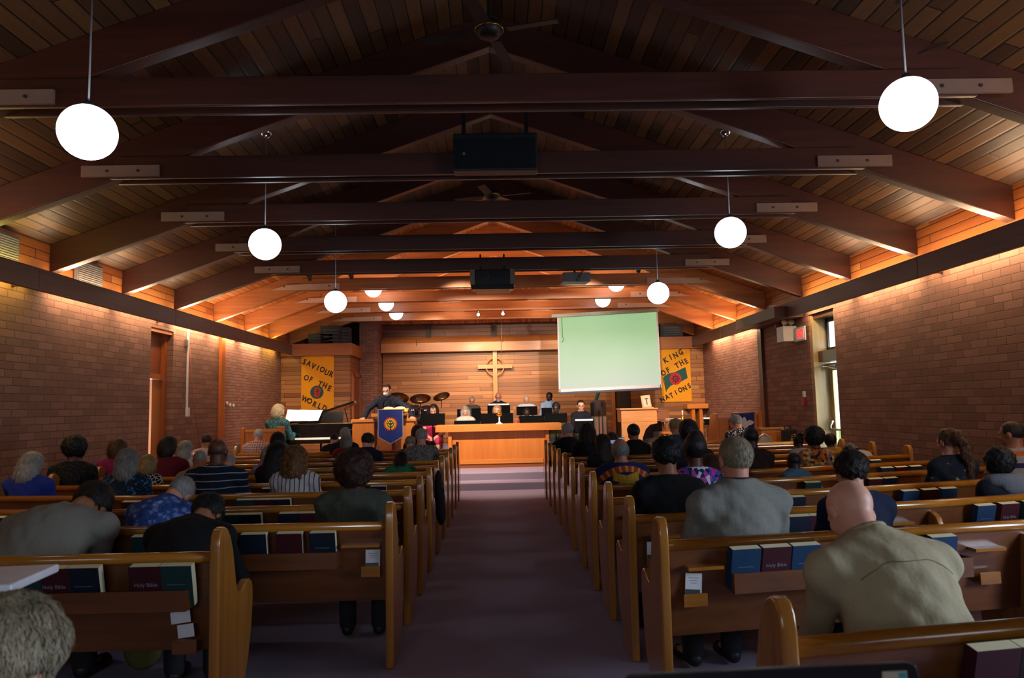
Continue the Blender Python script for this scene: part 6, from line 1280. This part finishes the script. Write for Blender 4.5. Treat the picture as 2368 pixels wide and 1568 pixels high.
pp('person with long hair and multicoloured top between grey jacket and headwrap', 1643, 1048, row=4, hair=('long', 'brown'), skin='tan', top=('#4a3c44', 'multi', ('#8c6a4a', '#4a5a7a', '#7a3a4a', '#c0b8b0', '#2a2430'), 1.4), wid=1.0, sleeve=.6, bow=14, lean=26)
pp('person with grey curls and black and white leaf-print blouse by the dove cloth', 1703, 961, row=10, hair=('fluffy', 'grey'), top=('#0e0e14', 'floral', ('#d8d8dc', '#c8c8d0', '#14141c'), 1.6), yaw=55, bow=20, lean=14, sleeve=.7)
pp('person with close-cropped black hair and beaded white strap', 1735, 988, row=5, hair=('crew', 'black'), skin='dark', top=('#2a1612',), sleeve=.3, bow=4, wid=1.0, det=1)
D_, JD, sD, PD = pp('person in blue and gold dashiki by the aisle', 1434, 1012, row=4, hair=('fringe', 'grey'), skin='tan', top=('#161a4c', 'dashiki', ('#8c3a1e', '#c9801e', '#8a8a1c')), sleeve=.6, wid=1.18, belly=.6, bow=14, lean=4, det=2)
pp('person in black suit with short black hair, right front', 1465, 984, row=8, hair=('flattop', 'black'), skin='tan', top=('#0b0c12',), bow=10, yaw=20, wid=1.05, sleeve=1., collar='jacket')
pp('person with cropped grey hair and dark suit at the aisle end', 1312, 978, row=9, hair=('short', 'silver'), skin='fair', top=('#10141f',), bow=4, yaw=35, sleeve=1., wid=1.05, collar='jacket')
pp('person with dark curls next to the grey-haired suit', 1357, 977, row=8, hair=('curlylong', 'dark'), skin='brown', top=('#14121a',), bow=6, wid=.9)
PH1 = pp('person with straight dark hair and black lace top', 1393, 1003, row=6, arms='phone', hair=('long', 'dark'), skin='tan', top=('#0d0c11',), wid=.85, bow=8)
PH2 = pp('person with dark reddish hair right of the lace top', 1414, 999, row=7, arms='phone', hair=('bob', 'redbrown'), skin='tan', top=('#1c1418',), wid=.85, bow=10)
pp('person with rounded black hair and orange print dress', 1879, 990, row=5, hair=('afro', 'black'), skin='brown', top=('#7a4a26', 'multi', ('#b85a1e', '#2a6a8c', '#b89a5a', '#2a1a14', '#8c5a2a')), sleeve=.4, bow=2, wid=.95, det=1)
pp('child with black braids and grey top, right block', 1843, 1006, row=7, hair=('tuft', 'black'), skin='dark', top=('#7d7a80',), child=True, wid=.9, sleeve=1.)
pp('person with round black hair against the exit door', 1915, 1006, row=7, hair=('afro', 'black'), skin='dark', top=('#8c6a1e',), wid=.85)
pp('small child in light blue shirt with cropped hair', 1831, 1052, row=4, hair=('crew', 'black'), skin='dark', top=('#3f6076',), child=True, wid=.85, bow=10, collar=True)
pp('person bent over in white shirt with black braids falling sideways', 1962, 1022, row=6, hair=('braids', 'black'), skin='dark', top=('#a09a98',), lean=40, bow=30, roll=28, wid=1.0, sleeve=1.)
pp('person with dark straight hair and navy top in front of the bald head', 1961, 1045, row=1, hair=('fluffy', 'dark'), skin='fair', top=('#111a34',), wid=1.08, bow=8, sleeve=1., det=2)
pp('person with long curly brown ponytail and dark floral top', 2188, 990, row=3, hair=('ponytail', 'auburn'), skin='fair', top=('#141a26', 'floral', ('#8c7c58', '#1c2430', '#141a26'), 1.0), wid=1.0, sleeve=1., bow=6, det=1, yaw=8)
HOOD, JH, sH, PH = pp('child with round black hair and dark hooded top, far right', 2298, 1040, row=2, hair=('afro', 'black'), skin='dark', top=('#151722',), wid=1.12, child=True, bow=4, det=1, sleeve=1.)
pp('person with thinning black hair and striped polo at the right edge', 2335, 973, row=3, hair=('thin', 'dark'), skin='tan', top=('#8c8688', 'wide', ('#1c1c44', '#a8541c')), sleeve=.6, wid=1.2, belly=.5, bow=2, yaw=28, det=1)
pp('person in black and white animal print cut by the right edge', 2462, 1235, row=0, hair=('long', 'dark'), skin='tan', top=('#aca49a', 'leopard', ('#0f0e10',)), sleeve=.6, wid=1.05, lean=48, bow=30)
# dark dog-eared details: hoodie hood, jacket collar, beige shirt yoke and collar
K = SDF(); n = JH['nb']; 
for i in range(9):
    a = math.pi*(i/8); c = n+A(.115*math.cos(a), -.02-.075*math.sin(a), .0+.01*math.sin(a)); 
    if i: K.cone(pc, c, .036, .036, .03)
    pc = c
K.ell(n+A(.02, -.10, -.04), (.10, .045, .06), None, .03); mk('hood', K.mesh(.008), fabric('hood_grey', '#5c5a58', 'tweed', ('#7c8494',)), HOOD)
def collar_ring(root, J, s, m, r=.068, hgt=.04, nm='collar'):
    b = MB(); u = Vector(J['u']); n = Vector(J['nb'])+u*.012; R = u.to_track_quat('Z', 'Y').to_matrix(); pr = [(r*1.10, -.012), (r*1.0, hgt*.9), (r*.97, hgt), (r*.93, hgt*.9), (r*.95, 0)]
    b.lathe([(q*s*1.02, z*s) for q, z in pr], n, 28, R); return b.build(nm, m, root, True)
MBEI = fabric('cloth_beige_collar', '#aa9c7c'); collar_ring(B, JB, sB, MBEI, .078, .05)
collar_ring(TW[0], TW[1], TW[2], fabric('tweed_collar', '#26282a'), .072, .045, 'jacket_collar')
seam = [Vector(JB['shL']).lerp(Vector(JB['shR']), t) for t in np.linspace(.04, .96, 15)]
u = Vector(JB['u']); bk_ = Vector((0, -math.cos(.6), math.sin(.6)))
T2 = SDF(); torso(T2, JB, sB, 1.22, .7, .0125, .06)
# yoke seam: a thin raised welt following the back of the shirt
def on_surface(J, s, root, x, z, m):
    sh = [c for c in root.children if c.name.startswith('shirt')][0]; hit, loc, nr, _ = sh.ray_cast(Vector((x, -1.5, z)), Vector((0, 1, 0))); return loc+Vector((0, -.0008, 0)) if hit else None
bpy.context.view_layer.update()
nx = JB['nb'][0]*.8; zy = JB['nb'][2]-.015
pts = [on_surface(JB, sB, B, nx+x, zy-1.6*max(0, abs(x)-.06)**1.5, None) for x in np.linspace(-.17, .17, 29)]; pts = [p for p in pts if p]
if len(pts) > 3: MB().tube(pts, .0018, 6).build('yoke_seam', plain('seam_olive', '#6a6248', .8), B, True)
# preacher: standing, leaning on both hands on the pulpit, facing the congregation
J = skeleton('stand', 1.02, 10, 6, -14, 0, 'down', 0, 1.18); ry = 14.86; hx = at(895, 882, ry-.1)
HT = PZ+1.055
def loc(px, py, Yw, X0=hx.x): p = at(px, py, Yw); return A(-(p.x-X0), -(Yw-ry), p.z-PZ)      # world to his turned frame
for e, px in (('R', 842), ('L', 952)):
    w = loc(px, 965, 14.42); w[2] = HT-PZ+.022; J['wr'+e] = w; sh = J['sh'+e]; mid = (sh+w)/2; J['el'+e] = mid+A((.05 if e == 'R' else -.05), -.06, .02); J['hd'+e] = A(.12 if e == 'R' else -.12, 1, -.1)
dzp = (hx.z-PZ)-(J['hc'][2]+.13*1.02)
root = thing('person', 'standing speaker in dark suit and white face mask leaning on the pulpit', 'person', (hx.x, ry, PZ), math.pi)
root_, Jp, sp_, Pp = dress(root, J, 1.02, ('thin', 'brown'), 'pale', ('#171c2a', 'pinstripe', ('#20283a',)), 1.0, 1.18, .3, False, '#14171f', 2, 'stand2', 'jacket', True, None, None, 1.0, .35)
M_msk = plain('mask_white', '#dfe2ea', .7); K = SDF(); K.ell((0, .062, -.045), (.053, .052, .052), None, .02); K.cone((0, .09, -.01), (0, .112, -.04), .012, .02, .02)
V, Q = K.mesh(.006, lambda F, X, Yy, Z: np.maximum(F, .022-Yy)); V = (V*1.02)@J['HR'].T+J['hc']; mk('face_mask', (V, Q), M_msk, root)
b = MB(); n = Vector(J['nb']); b.lathe([(.066, -.01), (.062, .045), (.058, .045), (.06, -.01)], n, 24, Vector(J['u']).to_track_quat('Z', 'Y').to_matrix()); b.build('white_collar', M_msk, root, True)
bpy.context.view_layer.update()
# lapels of the jacket
for k in (-1, 1):
    jk = [c for c in root.children if c.name.startswith('jacket')][0]; pts = []
    for x, z in ((k*.05, J['nb'][2]-.03), (k*.075, J['nb'][2]-.13), (k*.03, J['nb'][2]-.28), (k*.008, J['nb'][2]-.36)):
        hit, l_, nr, _ = jk.ray_cast(Vector((x, 1.2, z)), Vector((0, -1, 0)))
        if hit: pts.append(l_+Vector((0, .003, 0)))
    if len(pts) > 2: MB().tube(pts, [.014, .022, .016, .006][:len(pts)], 6).build('lapel', fabric('lapel_navy', '#10141f'), root, True)
# ---------------------------------------------------------------- pianist and choir (facing the congregation: turned by pi)
pp('pianist with blond-white bob and teal print blouse', 643, 934, Y=14.42, base=PZ, hair=('bob', 'champagne'), top=('#2f565a', 'floral', ('#7fa4a4', '#4a7c80', '#23464c'), 2), bow=14, lean=4, yaw=-24, wid=.98, sleeve=1., arms='book', face=-.35, det=1)
def choir(label, px, py, Y, riser, ch=True, **k):
    b_ = PZ+(.32 if riser else 0); k.setdefault('lean', 4); r_ = pp(label, px, py, Y=Y, base=b_, face=math.pi, det=1, extra=k.pop('extra', 'face'), arms=k.pop('arms', 'book'), **k)
    if ch: chair(r_[0].location.x, Y, b_, 'black chair under the '+' '.join(label.replace('person', 'singer', 1).replace(',', '').split()[:11]))
    return r_
choir('person with grey hair and glasses in the back choir row, leftmost', 1091, 917, 18.75, 1, hair=('short', 'silver'), top=('#4c4640',), bow=15, glasses=True, sleeve=.6)
choir('bald person with white beard and navy suit in the back choir row', 1152, 907, 18.75, 1, hair=('bald', 'white'), skin='fair', top=('#141c34',), bow=8, glasses=True, beard='full', collar='jacket', sleeve=1.)
choir('white-haired person in white shirt looking down, back choir row', 1217, 915, 18.75, 1, hair=('thin', 'white'), skin='pale', top=('#d4d8e0',), bow=24, sleeve=.6, wid=1.15, belly=.6)
choir('person with black beard and light blue shirt in the back choir row', 1270, 907, 18.75, 1, hair=('short', 'black'), skin='dark', top=('#8fa8cc',), bow=12, yaw=-30, beard='black', sleeve=1., collar=True)
choir('person with long silver hair and sleeveless white top, front choir row', 1076, 939, 17.2, 0, hair=('longfront', 'silver'), skin='pale', top=('#c8bcb4',), bow=17, sleeve=.2, wid=.92)
choir('person with light reddish hair behind the widest music stand', 1149, 936, 17.2, 0, hair=('bob', 'strawb'), skin='pale', top=('#5c5058',), bow=14, wid=.9, roll=-8)
choir('child with dark skin and red top, front choir row', 1218, 943, 17.2, 0, hair=('crew', 'black'), skin='dark', top=('#b0232c',), bow=18, child=True, sleeve=.5)
choir('person in yellow shirt behind the right end of the altar', 1286, 932, 17.0, 0, hair=('flattop', 'black'), skin='dark', top=('#8c8430',), bow=8, yaw=-14, sleeve=.5, trousers='#0c0c10')
choir('person with tied dark hair and navy cardigan, rightmost of the choir', 1343, 925, 17.5, 0, hair=('bun', 'dark'), skin='pale', top=('#0f1322',), bow=3, glasses=True, wid=.9, sleeve=1.)
choir('person with brown hair in pink and black dress left of the altar', 1002, 934, 16.5, 0, hair=('longfront', 'dark'), skin='pale', top=('#c02c5c', 'floral', ('#0c0a10', '#d0386c', '#c02c5c'), .5), bow=22, trousers='#c02c5c', sleeve=.3, wid=.9, arms='lap', extra='skirt')
# things people hold
for k, h_ in enumerate((PH1, PH2)):
    bpy.context.view_layer.update(); w_ = h_[1]['wrR']+A(-.03, .035, .115)*h_[2]; p = h_[0].matrix_world @ Vector(w_.tolist())
    t = thing('phone', ['lit phone held up by the person in the lace top', 'lit phone held up by the person with dark reddish hair'][k], 'phone', tuple(p)); b = MB(); b.bb(-.065, .065, -.004, .004, -.035, .035); b.build('case', M_blk, t, bevel=.004)
    b = MB(); b.bb(-.06, .06, -.006, -.004, -.03, .03); b.build('lit_screen', plain('phone_glow', '#9fb4d8', .3, emit='#a8c0f0', es=.35), t)
# black coat hanging from a pew end on the left aisle
K = SDF(); K.ell((0, 0, 0), (.035, .10, .13), None, .03); K.ell((.012, .03, -.16), (.045, .13, .15), None, .04); K.ell((.02, .05, -.30), (.04, .14, .09), None, .04); q = at(1003, 1130, 6.95)
o = mk('black_coat', K.mesh(.01, None, (.006, 50)), fabric('coat_black', '#0b0c10'), None); o.location = (-.565, rowd(5)+.12, .78); tag(o, 'black coat hanging over a pew end on the left of the aisle', 'coat')
# handbag on the floor
o = thing('shoulder_bag', 'yellow-green bag on the floor under the nearest left pew', 'bag', (-2.12, 4.55, 0)); b = MB(); b.ell((0, 0, .12), (.11, .08, .12), 16); b.build('body', fabric('bag_olive', '#6a6838'), o, True); b = MB(); b.tube([(-.07, 0, .2), (-.05, -.02, .32), (.04, -.02, .33), (.07, 0, .2)], .01, 8); b.build('handle', plain('handle_tan', '#8c6a48'), o, True)
